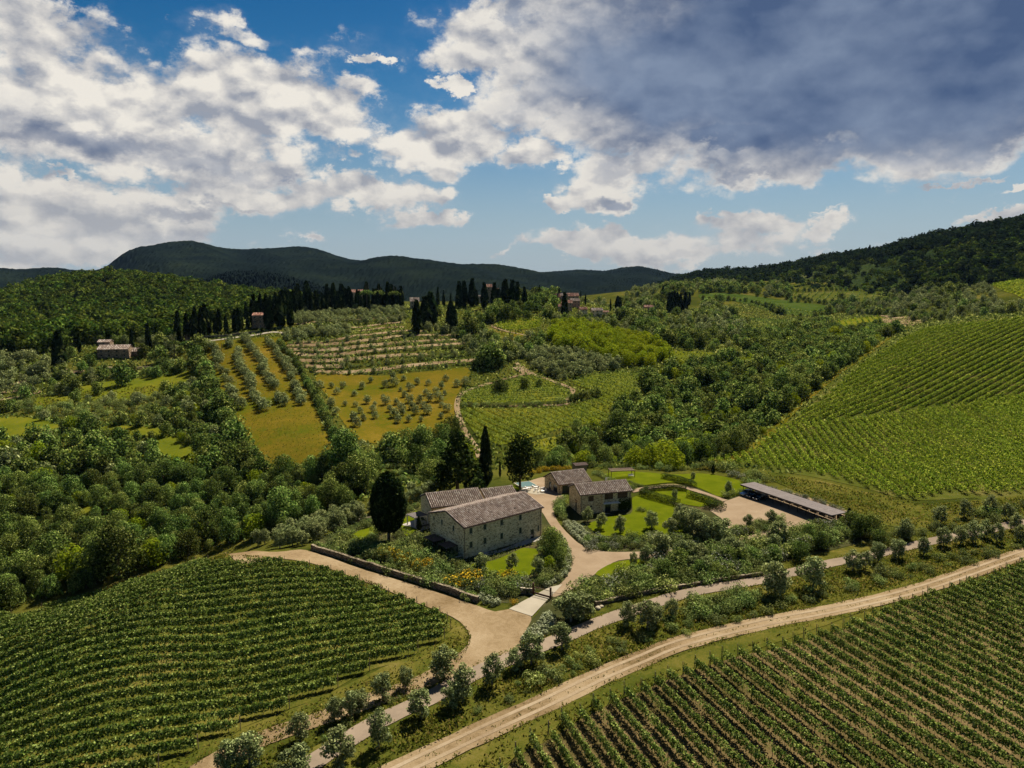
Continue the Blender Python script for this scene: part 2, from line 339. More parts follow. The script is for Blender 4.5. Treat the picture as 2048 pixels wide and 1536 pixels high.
MT['soil'] = ground_mat('vineyard_soil', [(0, (0.0265, 0.0266, 0.0067)), (0.35, (0.0575, 0.047, 0.0151)), (0.6, (0.1105, 0.0778, 0.0335)), (1, (0.1768, 0.1268, 0.0636))], .05, .9, 6.)
MT['soil_green'] = ground_mat('grassy_vineyard_soil', [(0, (0.028, 0.0384, 0.0056)), (0.55, (0.056, 0.064, 0.0098)), (1, (0.136, 0.104, 0.035))], .05, .9, 6.)
MT['cloud_shade_field'] = ground_mat('cloud_shaded_green_field', [(0, (.020, .034, .006)), (.5, (.036, .056, .009)), (1, (.065, .078, .014))], .05, .5, 3.)  # cloud shadow on these fields is painted into the darker green
MT['field'] = ground_mat('dry_meadow', [(0, (0.0378, 0.0558, 0.004)), (0.25, (0.063, 0.0698, 0.005)), (0.4, (0.0807, 0.0668, 0.0053)), (0.7, (0.1153, 0.0813, 0.0088)), (1, (0.1499, 0.0987, 0.0154))], .03, .30, 2.2, .8)
MT['meadow'] = ground_mat('green_meadow', [(0, (0.045, 0.063, 0.0048)), (0.5, (0.085, 0.0945, 0.0072)), (1, (0.15, 0.126, 0.0132))], .05, .5, 3.)
MT['lawn'] = ground_mat('mown_lawn', [(0, (0.0453, 0.0615, 0.0021)), (0.5, (0.0701, 0.0873, 0.0032)), (1, (0.1072, 0.1132, 0.0064))], .25, 1.5, 12., .4, .2)
MT['gravel'] = ground_mat('pale_gravel', [(0, (0.1574, 0.1086, 0.0649)), (0.5, (0.2156, 0.1555, 0.0973)), (1, (0.2682, 0.2024, 0.1328))], .12, 1.5, 14., .4, .25)
MT['asphalt'] = ground_mat('worn_asphalt', [(0, (0.1338, 0.1036, 0.0739)), (0.5, (0.1968, 0.1499, 0.1059)), (1, (0.2598, 0.1998, 0.1413))], .15, 1.2, 10., .35, .15)
MT['concrete'] = ground_mat('pale_concrete', [(0, (0.2203, 0.1879, 0.1376)), (0.5, (0.2754, 0.2381, 0.1752)), (1, (0.3182, 0.2756, 0.2064))], .2, 1.2, 8., .3, .1)
MT['bed'] = ground_mat('planting_bed', [(0, (.018, .022, .008)), (.5, (.04, .042, .014)), (1, (.09, .065, .035))], .1, 1., 6.)

# ------------------------------------------------------------------ the ground sheet and what lies on it
def build_ground():
    v = np.c_[XX.ravel(), YY.ravel(), HG.ravel()]
    i = np.arange(NW - 1)[:, None] * NU + np.arange(NU - 1)[None]; i = i.ravel()
    f = np.c_[i, i + 1, i + NU + 1, i + NU]
    # a skirt of land behind the camera so that the country goes on there
    xs = np.linspace(-200, 200, 9); b = len(v); ex = np.array([[x, y, Hxy(x, 22.6) * 0 - 2.5] for y in (22.0, -60.0) for x in xs]); 
    me = np_mesh('ground', v, f, smooth=True)
    tag(link('ground', me, MT['ground']), kind='structure')
build_ground()

def sheet(name, px=None, mat_=None, off=.06, world=None, sm=True, skip=2, kind='structure', step=2.):
    """a surface lying on the ground, its outline given where the photograph shows it"""
    P = world if world is not None else GP(px)
    Y0 = P[:, 1].mean()
    if sm: P = smooth_line(P, max(1.2, Y0 * .012), closed=True)
    inner = np.c_[XX[::skip, ::skip].ravel(), YY[::skip, ::skip].ravel()]
    m = (inner[:, 0] > P[:, 0].min()) & (inner[:, 0] < P[:, 0].max()) & (inner[:, 1] > P[:, 1].min()) & (inner[:, 1] < P[:, 1].max())
    inner = inner[m]; inner = inner[inpoly(inner, P)]
    allp = [Vector(p) for p in np.vstack([P, inner])]
    v, e, f, *_ = delaunay_2d_cdt(allp, [], [list(range(len(P)))], 1, 1e-4)
    v = np.array([tuple(p) for p in v]); o = off + .0004 * np.maximum(v[:, 1] - 120, 0)
    z = Hxy(v[:, 0], v[:, 1]) + o
    f = np.array([t for t in f if len(t) == 3])
    a, b, c = v[f[:, 0]], v[f[:, 1]], v[f[:, 2]]; cr = (b[:, 0] - a[:, 0]) * (c[:, 1] - a[:, 1]) - (b[:, 1] - a[:, 1]) * (c[:, 0] - a[:, 0])
    f[cr < 0] = f[cr < 0][:, ::-1]
    ob = link(name, np_mesh(name, np.c_[v, z], f, smooth=True), mat_); tag(ob, kind=kind); return ob
def ribbon(name, px, width, mat_, off=.10, world=None, nx=4, kind='structure', step=2.):
    P = world if world is not None else GP(px)
    P = smooth_line(P, step); t = np.gradient(P, axis=0); t /= np.linalg.norm(t, axis=1)[:, None] + 1e-9; n = np.c_[-t[:, 1], t[:, 0]]
    w = np.broadcast_to(np.asarray(width, float), (len(P),)) if np.ndim(width) == 0 else np.interp(np.linspace(0, 1, len(P)), np.linspace(0, 1, len(width)), width)
    wob = 1 + .07 * np.sin(np.arange(len(P)) * 1.7) * np.cos(np.arange(len(P)) * .61)
    v = []
    for k in range(nx + 1):
        q = P + n * (w * wob * (k / nx - .5))[:, None]; v.append(np.c_[q, Hxy(q[:, 0], q[:, 1]) + off + .0004 * np.maximum(q[:, 1] - 120, 0)])
    v = np.array(v); m = len(P); i = (np.arange(nx)[:, None] * m + np.arange(m - 1)[None]).ravel()
    f = np.c_[i, i + m, i + m + 1, i + 1][:, ::-1]
    ob = link(name, np_mesh(name, v.reshape(-1, 3), f, smooth=True), mat_); tag(ob, kind=kind); return ob
def C(l, s, ox, oy): return [(ox + q[0] / s, oy + q[1] / s, *q[2:]) for q in l]
c4 = lambda l: C(l, 3.2, 340, 500)
c5 = lambda l: C(l, 3.2, 860, 500)
c6 = lambda l: C(l, 3.2, 1408, 400)
c3 = lambda l: C(l, 3.2, 0, 540)

POLY = dict(
  v_left=[(-60, 1262), (60, 1232), (150, 1205), (300, 1165), (430, 1132), (500, 1125), (560, 1130), (650, 1148), (720, 1172), (800, 1205), (870, 1232), (905, 1250), (905, 1265), (880, 1282), (800, 1322), (730, 1345), (640, 1395), (560, 1425), (450, 1470), (360, 1515), (300, 1545), (300, 1640), (-60, 1640)],
  v_right=[(1000, 1560), (1045, 1500), (1110, 1460), (1190, 1420), (1290, 1380), (1350, 1352), (1444, 1318), (1552, 1298), (1651, 1270), (1749, 1238), (1821, 1208), (1867, 1194), (1916, 1182), (1978, 1162), (2130, 1112), (2160, 1200), (2140, 1660), (950, 1660)],
  v_big_low=[(1405, 925), (1500, 905), (1560, 862), (1700, 840), (1900, 815), (2110, 800), (2110, 985), (2048, 985), (1950, 992), (1900, 985), (1820, 1000), (1730, 975), (1640, 950), (1560, 940), (1470, 930)],
  v_big_up=[(1570, 858), (1640, 805), (1690, 760), (1740, 720), (1790, 690), (1845, 662), (1900, 652), (1970, 646), (2110, 640), (2110, 796), (1900, 811), (1700, 836)],
  v_mid=c5([(200, 1015), (450, 1018), (870, 1006), (1000, 965), (1100, 925), (915, 850), (1050, 800), (1380, 810), (1330, 920), (1240, 975), (1150, 1005), (1130, 1090), (900, 1125), (700, 1185), (450, 1250), (340, 1220), (240, 1110)]),
  v_curve=c5([(235, 905), (450, 855), (660, 800), (760, 840), (880, 905), (865, 960), (600, 980), (215, 972)]),
  v_small=c5([(430, 470), (560, 448), (700, 442), (700, 495), (560, 512), (470, 508)]),
  v_far=c6([(840, 785), (980, 760), (1130, 748), (1080, 830), (880, 862)]),
  v_far2=c6([(600, 598), (900, 588), (1150, 592), (1180, 650), (900, 655), (640, 645)]),
  v_far3=c6([(1840, 535), (2110, 508), (2110, 640), (2000, 610), (1900, 575)]),
  meadow=[(408, 686), (430, 682), (470, 680), (560, 674), (580, 700), (612, 770), (640, 840), (668, 912), (610, 925), (545, 941), (505, 930), (478, 850), (440, 780)],
  dotted=[(636, 748), (760, 752), (870, 742), (940, 738), (915, 790), (905, 850), (880, 876), (800, 882), (725, 884), (690, 850), (660, 800)],
)
S = sheet
S('grassy_field', POLY['meadow'], MT['field'], .08)
S('olive_grove_field', POLY['dotted'], MT['field'], .08)
S('clearing', [(-20, 838), (60, 836), (120, 852), (100, 872), (30, 882), (-20, 880)], MT['meadow'], .08)
S('clearing', [(180, 858), (240, 852), (318, 856), (330, 870), (250, 874), (190, 872)], MT['meadow'], .08)
S('clearing', [(308, 872), (350, 875), (395, 905), (410, 930), (360, 925), (320, 905)], MT['meadow'], .08)
S('clearing', [(150, 775), (250, 760), (380, 742), (410, 760), (360, 790), (250, 800), (160, 805)], MT['meadow'], .08)
CL2 = [[(105, 962), (150, 952), (208, 954), (200, 972), (130, 978)], [(0, 925), (60, 930), (92, 942), (40, 948), (-10, 942)], [(-10, 1075), (40, 1062), (88, 1058), (60, 1082), (-10, 1092)], [(115, 1040), (150, 1022), (195, 1012), (190, 1030), (140, 1048)], [(240, 985), (290, 975), (330, 985), (290, 998)], [(205, 905), (250, 900), (300, 912), (250, 922)], [(120, 905), (160, 900), (180, 915), (140, 922)], [(410, 1010), (450, 1000), (480, 1012), (440, 1022)], [(60, 800), (130, 790), (150, 805), (80, 818)],
       [(1180, 905), (1230, 895), (1270, 905), (1210, 915)], [(1440, 870), (1480, 858), (1500, 870), (1460, 885)], [(1390, 775), (1440, 765), (1460, 780), (1410, 790)], [(1560, 690), (1610, 680), (1630, 690), (1580, 702)]]
for l in CL2: S('clearing', l, MT['meadow'], .08, skip=1)
S('clearing', [(335, 725), (385, 720), (400, 738), (345, 742)], MT['field'], .08)
S('clearing', c5([(650, 1235), (750, 1205), (900, 1180), (1110, 1130), (1130, 1150), (950, 1210), (850, 1260), (700, 1300)]), MT['meadow'], .08)
S('clearing', c5([(420, 540), (560, 520), (720, 560), (690, 600), (480, 580)]), MT['field'], .1)
S('clearing', c6([(250, 860), (430, 840), (420, 900), (300, 960), (220, 920)]), MT['field'], .1)
S('bright_field', c5([(1480, 650), (1820, 660), (1830, 690), (1560, 720)]), MT['meadow'], .1)
S('green_field', c6([(0, 600), (380, 625), (860, 690), (760, 740), (500, 730), (200, 650), (0, 640)]), MT['cloud_shade_field'], .1)
S('green_field', c6([(300, 755), (700, 770), (740, 800), (620, 800), (420, 790)]), MT['cloud_shade_field'], .1)
S('bare_orchard_ground', c6([(1130, 760), (1380, 740), (1500, 730), (1350, 800), (1200, 800)]), MT['dirt'], .1)
S('vineyard_soil', POLY['v_left'], MT['verge'], .05)
S('vineyard_soil', POLY['v_right'], MT['soil'], .05)
S('vineyard_soil', [(1380, 930), (1470, 895), (1545, 850), (1640, 775), (1740, 700), (1840, 655), (1900, 649), (1970, 643), (2130, 636), (2130, 993), (1950, 996), (1820, 1000), (1730, 977), (1560, 943), (1450, 936)], MT['soil_green'], .06, skip=3)
for k in ('v_mid', 'v_curve', 'v_small', 'v_far', 'v_far2', 'v_far3'): S('vineyard_soil', POLY[k], MT['meadow' if k != 'v_far2' else 'soil_green'], .1)
# strip of dry grass along the big vineyard's left edge, and the bank below it
ribbon('grass_strip', [(1408, 940), (1500, 893), (1560, 843), (1640, 770), (1740, 700), (1830, 655)], [5, 8, 9, 8, 6, 4], MT['field'], .16)
S('dry_bank', [(1500, 940), (1640, 962), (1750, 990), (1850, 1010), (1960, 1000), (2110, 990), (2110, 1030), (1950, 1050), (1850, 1062), (1750, 1045), (1700, 1020), (1600, 985)], MT['verge'], .1)
# verges by the roads
ribbon('grass_strip', [(-40, 1262), (150, 1205), (330, 1150), (455, 1112)], 3.2, MT['field'], .09)
ribbon('verge', [(560, 1600), (751, 1470), (870, 1405), (990, 1350), (1110, 1300), (1250, 1262), (1380, 1215), (1550, 1180), (1700, 1145), (1880, 1100), (2100, 1060)], 9, MT['verge'], .07)
ribbon('verge', [(900, 1560), (1060, 1470), (1250, 1370), (1500, 1285), (1760, 1195), (2100, 1085)], 4.5, MT['verge'], .07)
# pale earth
TRACK = [(745, 1570), (830, 1528), (902, 1494), (1004, 1446), (1107, 1399), (1200, 1354), (1290, 1316), (1366, 1286), (1531, 1246), (1697, 1214), (1862, 1172), (2048, 1108), (2140, 1080)]
ROAD = [(540, 1590), (625, 1527), (751, 1448), (854, 1400), (943, 1352), (1021, 1318), (1107, 1284), (1195, 1247), (1286, 1215), (1377, 1187), (1462, 1172), (1532, 1159), (1588, 1145), (1659, 1128), (1740, 1112), (1821, 1093), (1900, 1076), (1987, 1058), (2060, 1043), (2140, 1026)]
S('dirt_junction', [(450, 1106), (520, 1103), (600, 1100), (628, 1106), (690, 1127), (731, 1141), (790, 1159), (841, 1175), (900, 1194), (957, 1213), (990, 1224), (1020, 1219), (1062, 1232), (1052, 1262), (1040, 1285), (1062, 1300), (1010, 1325), (960, 1350), (905, 1366), (870, 1345), (905, 1318), (935, 1290), (935, 1262), (905, 1235), (830, 1205), (740, 1168), (640, 1132), (560, 1118), (470, 1122)], MT['dirt'], .10)
S('verge', [(905, 1240), (935, 1270), (930, 1300), (880, 1345), (760, 1385), (640, 1425), (520, 1468), (400, 1520), (330, 1580), (250, 1600), (300, 1545), (450, 1470), (640, 1395), (800, 1320), (890, 1280)], MT['verge'], .075)
ribbon('dirt_strip', [(925, 1320), (850, 1362), (760, 1395), (640, 1438), (520, 1480), (420, 1530), (330, 1600)], 3.6, MT['dirt'], .10)
ribbon('dirt_track', TRACK, [4.2, 4.2, 4.0, 4.2, 4.2], MT['dirt'], .12)
def rut(px, d, w=.75):
    P = smooth_line(GP(px), 2.); t = np.gradient(P, axis=0); t /= np.linalg.norm(t, axis=1)[:, None]; n = np.c_[-t[:, 1], t[:, 0]]
    ribbon('wheel_rut', None, w, MT['rut'], .15, world=P[::2] + n[::2] * d, nx=2)
rut(TRACK, .85, .6); rut(TRACK, -.85, .6)
ribbon('road', ROAD, 3.3, MT['asphalt'], .17)
ribbon('dirt_track', c5([(640, 785), (450, 835), (300, 880), (230, 905), (190, 935), (172, 1000), (190, 1080), (225, 1160), (290, 1260), (320, 1330)]), 2.4, MT['dirt'], .12)
ribbon('dirt_track', c5([(545, 720), (640, 785), (760, 832), (860, 868), (915, 900), (885, 950), (868, 988), (700, 995), (500, 1000), (300, 995)]), 2.2, MT['dirt'], .12)
ribbon('dirt_track', c5([(390, 480), (420, 500), (520, 530), (700, 560)]), 2.5, MT['dirt'], .2)
ribbon('pale_road', [(400, 686), (440, 680), (500, 672), (545, 665), (575, 668)], 3.0, MT['concrete'], .2)
for l in ([(750, 612), (880, 612), (1000, 605), (1160, 590), (1330, 570), (1480, 550), (1700, 545), (1830, 548)], [(740, 635), (930, 640), (1100, 632), (1300, 610), (1500, 590), (1700, 580), (1830, 575)],
          [(790, 665), (940, 675), (1100, 668), (1300, 645), (1500, 625), (1700, 610), (1890, 598)], [(780, 705), (950, 710), (1110, 705), (1280, 690), (1450, 675), (1650, 668)], [(840, 742), (1000, 748), (1110, 745)],
          [(930, 775), (1120, 785), (1300, 770), (1500, 745), (1700, 725), (1960, 705)], [(800, 592), (1050, 580), (1250, 545), (1450, 520), (1640, 522)], [(1200, 520), (1360, 500), (1500, 495)], [(1160, 498), (1330, 478), (1500, 462)], [(820, 478), (1100, 448), (1480, 428)]):
    ribbon('terrace_path', c4(l), 5.0, MT['dirt'], .15)
for l in ([(0, 745), (120, 722), (210, 695)], [(0, 832), (130, 808), (260, 780)], [(380, 640), (480, 655), (540, 650)], [(0, 790), (90, 775), (180, 760)], [(640, 625), (800, 632), (980, 625)]):
    ribbon('terrace_path', c3(l), 4.5, MT['dirt'], .15)
for l in ([(1280, 555), (1400, 590)], [(560, 750), (640, 800)], [(1140, 740), (1330, 770)]): ribbon('terrace_path', c5(l) if l[0][0] != 1140 else c6(l), 6, MT['dirt'], .2)
# garden surfaces
S('planting_bed', [(625, 1090), (700, 1050), (800, 1015), (865, 985), (1030, 975), (1060, 985), (1090, 1020), (1120, 1070), (1140, 1110), (1138, 1150), (1118, 1172), (1062, 1185), (1040, 1205), (960, 1200), (840, 1160), (740, 1125), (660, 1105)], MT['bed'], .06)
S('planting_bed', [(1100, 1010), (1120, 1008), (1290, 1000), (1400, 960), (1500, 975), (1500, 1060), (1405, 1098), (1290, 1108), (1209, 1106), (1160, 1090), (1130, 1050)], MT['bed'], .06)
S('planting_bed', [(1100, 1195), (1156, 1172), (1195, 1147), (1240, 1121), (1300, 1119), (1405, 1100), (1570, 1062), (1700, 1045), (1740, 1060), (1720, 1085), (1560, 1125), (1450, 1160), (1310, 1185), (1200, 1215), (1120, 1262), (1050, 1280), (1050, 1250), (1075, 1228)], MT['bed'], .06)
GR = [(1119, 1170), (1136, 1150), (1141, 1120), (1125, 1080), (1100, 1050), (1080, 1020), (1045, 990), (1040, 972), (1090, 955), (1110, 975), (1130, 1000), (1112, 1013), (1110, 1032), (1120, 1050), (1140, 1072), (1165, 1092), (1209, 1104), (1286, 1104), (1349, 1099), (1405, 1094), (1500, 1072), (1560, 1058), (1600, 1060), (1560, 1075), (1450, 1098), (1350, 1112), (1293, 1118), (1237, 1122), (1195, 1146), (1156, 1173), (1110, 1195), (1085, 1192)]
S('gravel_drive', GR, MT['gravel'], .12)
S('gravel_court', [(1420, 1022), (1452, 1003), (1478, 994), (1530, 975), (1600, 990), (1700, 1025), (1700, 1040), (1665, 1052), (1600, 1068), (1540, 1066), (1460, 1068), (1452, 1045)], MT['gravel'], .14, sm=False)
ribbon('garden_path', [(1262, 984), (1300, 976), (1352, 972), (1400, 985), (1450, 1003)], 2.3, MT['gravel'], .16)
S('concrete_apron', [(1018, 1219), (1047, 1203), (1072, 1190), (1098, 1176), (1125, 1170), (1106, 1190), (1090, 1206), (1064, 1234)], MT['concrete'], .16, sm=False)
LW = [[(929, 1133), (953, 1128), (988, 1122), (1026, 1106), (1048, 1097), (1072, 1099), (1078, 1120), (1074, 1146), (1040, 1154), (1000, 1154), (950, 1150)],
      [(694, 1076), (720, 1062), (752, 1052), (756, 1068), (718, 1088), (701, 1088)], [(800, 1045), (819, 1031), (832, 1022), (842, 1035), (838, 1060), (813, 1074), (802, 1056)],
      [(1175, 1050), (1215, 1035), (1262, 1028), (1266, 996), (1300, 990), (1345, 1010), (1375, 1040), (1365, 1078), (1290, 1078), (1200, 1072), (1185, 1062)],
      [(1205, 953), (1222, 946), (1280, 945), (1350, 950), (1400, 948), (1450, 955), (1488, 967), (1494, 985), (1445, 996), (1400, 978), (1350, 966), (1275, 973), (1230, 970)],
      [(1284, 992), (1310, 982), (1352, 976), (1400, 990), (1430, 1005), (1400, 1015), (1350, 1005)], [(1190, 1150), (1215, 1132), (1240, 1124), (1285, 1120), (1288, 1138), (1250, 1152), (1215, 1160)],
      [(985, 980), (1030, 972), (1045, 978), (1000, 990)]]
for l in LW: S('lawn', l, MT['lawn'], .18, skip=1)

# ------------------------------------------------------------------ foliage
BARK = plain('bark', (.10, .075, .05), .9, .1, .35, 6)
BARK_G = plain('grey_bark', (.16, .14, .11), .9, .1, .35, 6)
LM = dict(  # oak, shrub, vine ramps paint in sunlit tips and shade, leaf by leaf
  oak=leaf_mat('oak_leaves', [(0, (0.01, 0.0225, 0.005)), (0.3, (0.035, 0.0625, 0.0112)), (0.6, (0.0938, 0.1438, 0.025)), (0.85, (0.2, 0.2625, 0.0525)), (1, (0.375, 0.425, 0.125))], 0.28),
  bright=leaf_mat('bright_leaves', [(0, (.075, .12, .005)), (.5, (.15, .20, .008)), (1, (.25, .29, .02))], .4, objvar=.2),
  olive=leaf_mat('olive_leaves', [(0, (0.0405, 0.054, 0.0162)), (0.35, (0.1013, 0.1242, 0.0405)), (0.7, (0.2025, 0.2362, 0.0837)), (1, (0.4185, 0.4455, 0.189))], 0.25, 0.2),
  cypress=leaf_mat('cypress_leaves', [(0, (.003, .008, .002)), (.6, (.012, .022, .005)), (.9, (.030, .042, .010)), (1, (.08, .09, .028))], .12, .25),
  darktree=leaf_mat('dark_needles', [(0, (.006, .014, .003)), (.6, (.017, .030, .006)), (1, (.05, .062, .014))], .15, .15),
  shrub=leaf_mat('shrub_leaves', [(0, (0.0125, 0.025, 0.005)), (0.3, (0.0562, 0.0875, 0.0175)), (0.62, (0.15, 0.2, 0.0425)), (1, (0.3625, 0.4125, 0.1375))], 0.3, 0.45),
  sage=leaf_mat('sage_leaves', [(0, (.04, .055, .012)), (.5, (.10, .125, .035)), (1, (.23, .25, .09))], 0.2, 0.15),
  yellow=leaf_mat('yellow_blossom', [(0, (.06, .07, .01)), (.4, (.12, .12, .015)), (.6, (.38, .25, .012)), (1, (.62, .42, .03))], .25, .15),
  white=leaf_mat('white_blossom', [(0, (.03, .045, .012)), (.6, (.09, .11, .03)), (.78, (.26, .26, .18)), (1, (.48, .47, .38))], 0.25, 0.15),
  vine=leaf_mat('vine_leaves', [(0, (0.0122, 0.0268, 0.0049)), (0.3, (0.0549, 0.0976, 0.0146)), (0.62, (0.1586, 0.2257, 0.0366)), (1, (0.3904, 0.4392, 0.122))], 0.3, 0.1),
  vine_lit=leaf_mat('sunlit_vine_leaves', [(0, (0.0194, 0.041, 0.0032)), (0.3, (0.0918, 0.1566, 0.0108)), (0.7, (0.216, 0.297, 0.0238)), (1, (0.3888, 0.432, 0.0648))], 0.35, 0.1),  # vine leaves again, with sunlit brightness put into the colour
  ball=leaf_mat('santolina_leaves', [(0, (.10, .12, .045)), (.5, (.22, .24, .12)), (1, (.40, .41, .26))], .2, .12),
  hedge=leaf_mat('hedge_leaves', [(0, (.010, .020, .004)), (.5, (.028, .046, .008)), (1, (.08, .10, .02))], 0.2, 0.1),
  grass=leaf_mat('long_grass', [(0, (.04, .055, .007)), (.45, (.09, .105, .012)), (.75, (.15, .14, .02)), (1, (.24, .19, .05))], .35, .1),
  far=leaf_mat('far_forest_leaves', [(0, (.010, .022, .004)), (.4, (.030, .054, .008)), (.75, (.070, .108, .014)), (1, (.14, .18, .03))], 0.25, 0.45),
  far_dark=leaf_mat('dark_hill_leaves', [(0, (.008, .018, .006)), (.6, (.018, .032, .010)), (1, (.035, .05, .018))], .2, .3),
)
def quads(p, nrm, size, r, stretch=1.35, up=0.):
    """leaf-shaped four-sided faces at points p facing nrm"""
    n = len(p); nrm = nrm / (np.linalg.norm(nrm, axis=1)[:, None] + 1e-9)
    a = r.normal(size=(n, 3)); a[:, 2] += up; a -= (a * nrm).sum(1)[:, None] * nrm; a /= np.linalg.norm(a, axis=1)[:, None] + 1e-9; b = np.cross(nrm, a)
    s = (size * (.6 + .8 * r.random(n)))[:, None] if np.ndim(size) == 0 else (size * (.6 + .8 * r.random(n)))[:, None]
    a = a * s * .5 * stretch; b = b * s * .5
    v = np.stack([p + a, p + b * .9, p - a, p - b * .9], 1).reshape(-1, 3)
    return v, np.arange(4 * n).reshape(n, 4)
def crown(lobes, n, size, seed, jit=.5, inner=.25, flat=1.):
    r = np.random.default_rng(seed); lobes = np.array(lobes, float); c = lobes[:, :3]; rad = lobes[:, 3]
    w = rad ** 2; k = r.choice(len(lobes), n, p=w / w.sum()); d = r.normal(size=(n, 3)); d /= np.linalg.norm(d, axis=1)[:, None]
    sh = np.where(r.random(n) < inner, r.uniform(.3, .8, n), r.uniform(.82, 1.1, n))
    p = c[k] + d * (rad[k] * sh)[:, None] * np.array([1, 1, flat])
    nr = d * .85 + np.array([.0, .1, .35]) + r.normal(size=(n, 3)) * jit
    return quads(p, nr, size, r)
def blob_lobes(r, n, R_, H_, z0, lr, shape='dome'):
    out = []
    for i in range(n):
        t = (i + .5) / n; zz = z0 + H_ * t
        prof = math.sin(math.pi * min(1, .18 + .78 * t)) ** .7
        a = i * 2.4 + r.random(); q = R_ * prof * (.35 + .65 * r.random())
        out.append((math.cos(a) * q, math.sin(a) * q, zz, lr * (.75 + .5 * r.random())))
    return out
def trunk_mesh(name, h, r0, seed, limbs=3, spread=.5, lean=.1):
    r = np.random.default_rng(seed); m = MB(); lx, ly = r.normal(size=2) * lean * h
    m.tube([(0, 0, -.3), (lx * .3, ly * .3, h * .4), (lx, ly, h)], [r0 * 1.3, r0, r0 * .75], 6)
    for i in range(limbs):
        a = i * 2.1 + r.random(); q = spread * h * (.7 + .5 * r.random())
        m.tube([(lx * .8, ly * .8, h * .85), (lx + math.cos(a) * q * .5, ly + math.sin(a) * q * .5, h * 1.35), (lx + math.cos(a) * q, ly + math.sin(a) * q, h * 1.8)], [r0 * .6, r0 * .4, r0 * .15], 4)
    return m.mesh(name)
PRO = {}
def proto(key, crown_vf, cm, trunk=None, tm=None):
    me = np_mesh('crown_' + key, *crown_vf); me.materials.append(cm)
    if trunk: trunk.materials.append(tm)
    PRO.setdefault(key.rsplit('.', 1)[0], []).append((me, trunk))
for s in range(5):      # broadleaf: 8 m tall
    r = np.random.default_rng(100 + s); lob = blob_lobes(r, 15, 2.9, 5.6, 1.3, 1.35)
    proto(f'oak.{s}', crown(lob, 3800, .25, s), LM['oak'], trunk_mesh('trunk', 2.6, .2, s), BARK)
    if s < 2: lob = blob_lobes(r, 16, 2.3, 5.2, 2.3, 1.1); proto(f'darktree.{s}', crown(lob, 2600, .30, s), LM['darktree'], trunk_mesh('trunk', 2.6, .18, s, 3, .3, .02), BARK); lob = [(math.cos(i * 2.4) * (2.3 - i * .085), math.sin(i * 2.4) * (2.3 - i * .085), .9 + i * .27, 1.0 - i * .028) for i in range(25)]; proto(f'conifer.{s}', crown(lob, 2800, .30, s), LM['darktree'], trunk_mesh('trunk', 1.6, .2, s, 0, .3, .0), BARK)
    r = np.random.default_rng(100 + s); lob = blob_lobes(r, 12, 3.1, 5.3, 1.2, 1.65)
    proto(f'oakfar.{s}', crown(lob, 950, .56, s, inner=.1), LM['oak'])
    if s < 3: proto(f'bright.{s}', crown(lob, 1300, .44, s, inner=.1), LM['bright'])
    if s < 3: fl = blob_lobes(r, 7, 3.0, 4.6, 1.6, 1.9); proto(f'forest.{s}', crown(fl, 200, 1.1, s, inner=.05), LM['far']); proto(f'fardark.{s}', crown(fl, 110, 1.6, s, inner=.05), LM['far_dark'])
for s in range(5):      # olive: 4 m tall
    r = np.random.default_rng(200 + s); lob = blob_lobes(r, 11 + s % 3, 1.4, 2.8, .85, .58)
    proto(f'olive.{s}', crown(lob, 2300, .17, s, inner=.4, jit=.7), LM['olive'], trunk_mesh('trunk', 1.1, .11, s, 4, .7, .2), BARK_G)
    lob = blob_lobes(r, 8, 1.5, 2.6, .9, .9)
    proto(f'olivefar.{s}', crown(lob, 480, .34, s, inner=.1), LM['olive'])
for s in range(1):      # broad clipped-looking cypress, egg shaped, 12 m
    r = np.random.default_rng(350); n = 15000; t = r.random(n); a = r.random(n) * 6.283; prof = 3.2 * np.sqrt(np.clip(1 - (2 * t - 1 + .10) ** 2 * (1 - .1 * (t > .5)), 0, 1)) * (1 - .14 * t)
    plume = np.sin(a * 11 + 1.5 * np.sin(t * 5)) * .5 + np.sin(a * 5 + t * 13 + 1) * .5 + np.sin(a * 19 + t * 31) * .4; prof = prof * (1 + .055 * plume) * (.90 + .14 * r.random(n))
    p = np.c_[np.cos(a) * prof, np.sin(a) * prof, 2.1 + t * 9.9] + r.normal(size=(n, 3)) * .11; proto(f'egg.{s}', quads(p, np.c_[np.cos(a), np.sin(a), (t - .4) * 2] + r.normal(size=(n, 3)) * .7, .36, r, 2., up=1.5), LM['cypress'], MB().tube([(0, 0, -.4), (.05, 0, 1.5), (0, 0, 5)], [.34, .27, .2], 8).mesh('trunk'), BARK)
for s in range(3):      # cypress: 12 m tall
    r = np.random.default_rng(300 + s); n = 1500; t = r.random(n) ** .85; a = r.random(n) * 6.283
    prof = 1.15 * np.clip(np.minimum(t * 7, 1), 0, 1) * (1 - t ** 2.2) ** .75 * (1 + .18 * np.sin(a * 3 + t * 9 + s))
    p = np.c_[np.cos(a) * prof, np.sin(a) * prof, .5 + t * 11.5] + r.normal(size=(n, 3)) * .07
    proto(f'cypress.{s}', quads(p, np.c_[np.cos(a), np.sin(a), .3 + 0 * a] + r.normal(size=(n, 3)) * .35, .42, r, 2., up=2.5), LM['cypress'], MB().tube([(0, 0, -.4), (0, 0, 3)], .16, 6).mesh('trunk'), BARK)
    m = r.random(n) < .2; q = quads(p[m], np.c_[np.cos(a), np.sin(a), .3 + 0 * a][m], .95, r, 2., up=2.5)
    proto(f'cypressfar.{s}', q, LM['cypress'])
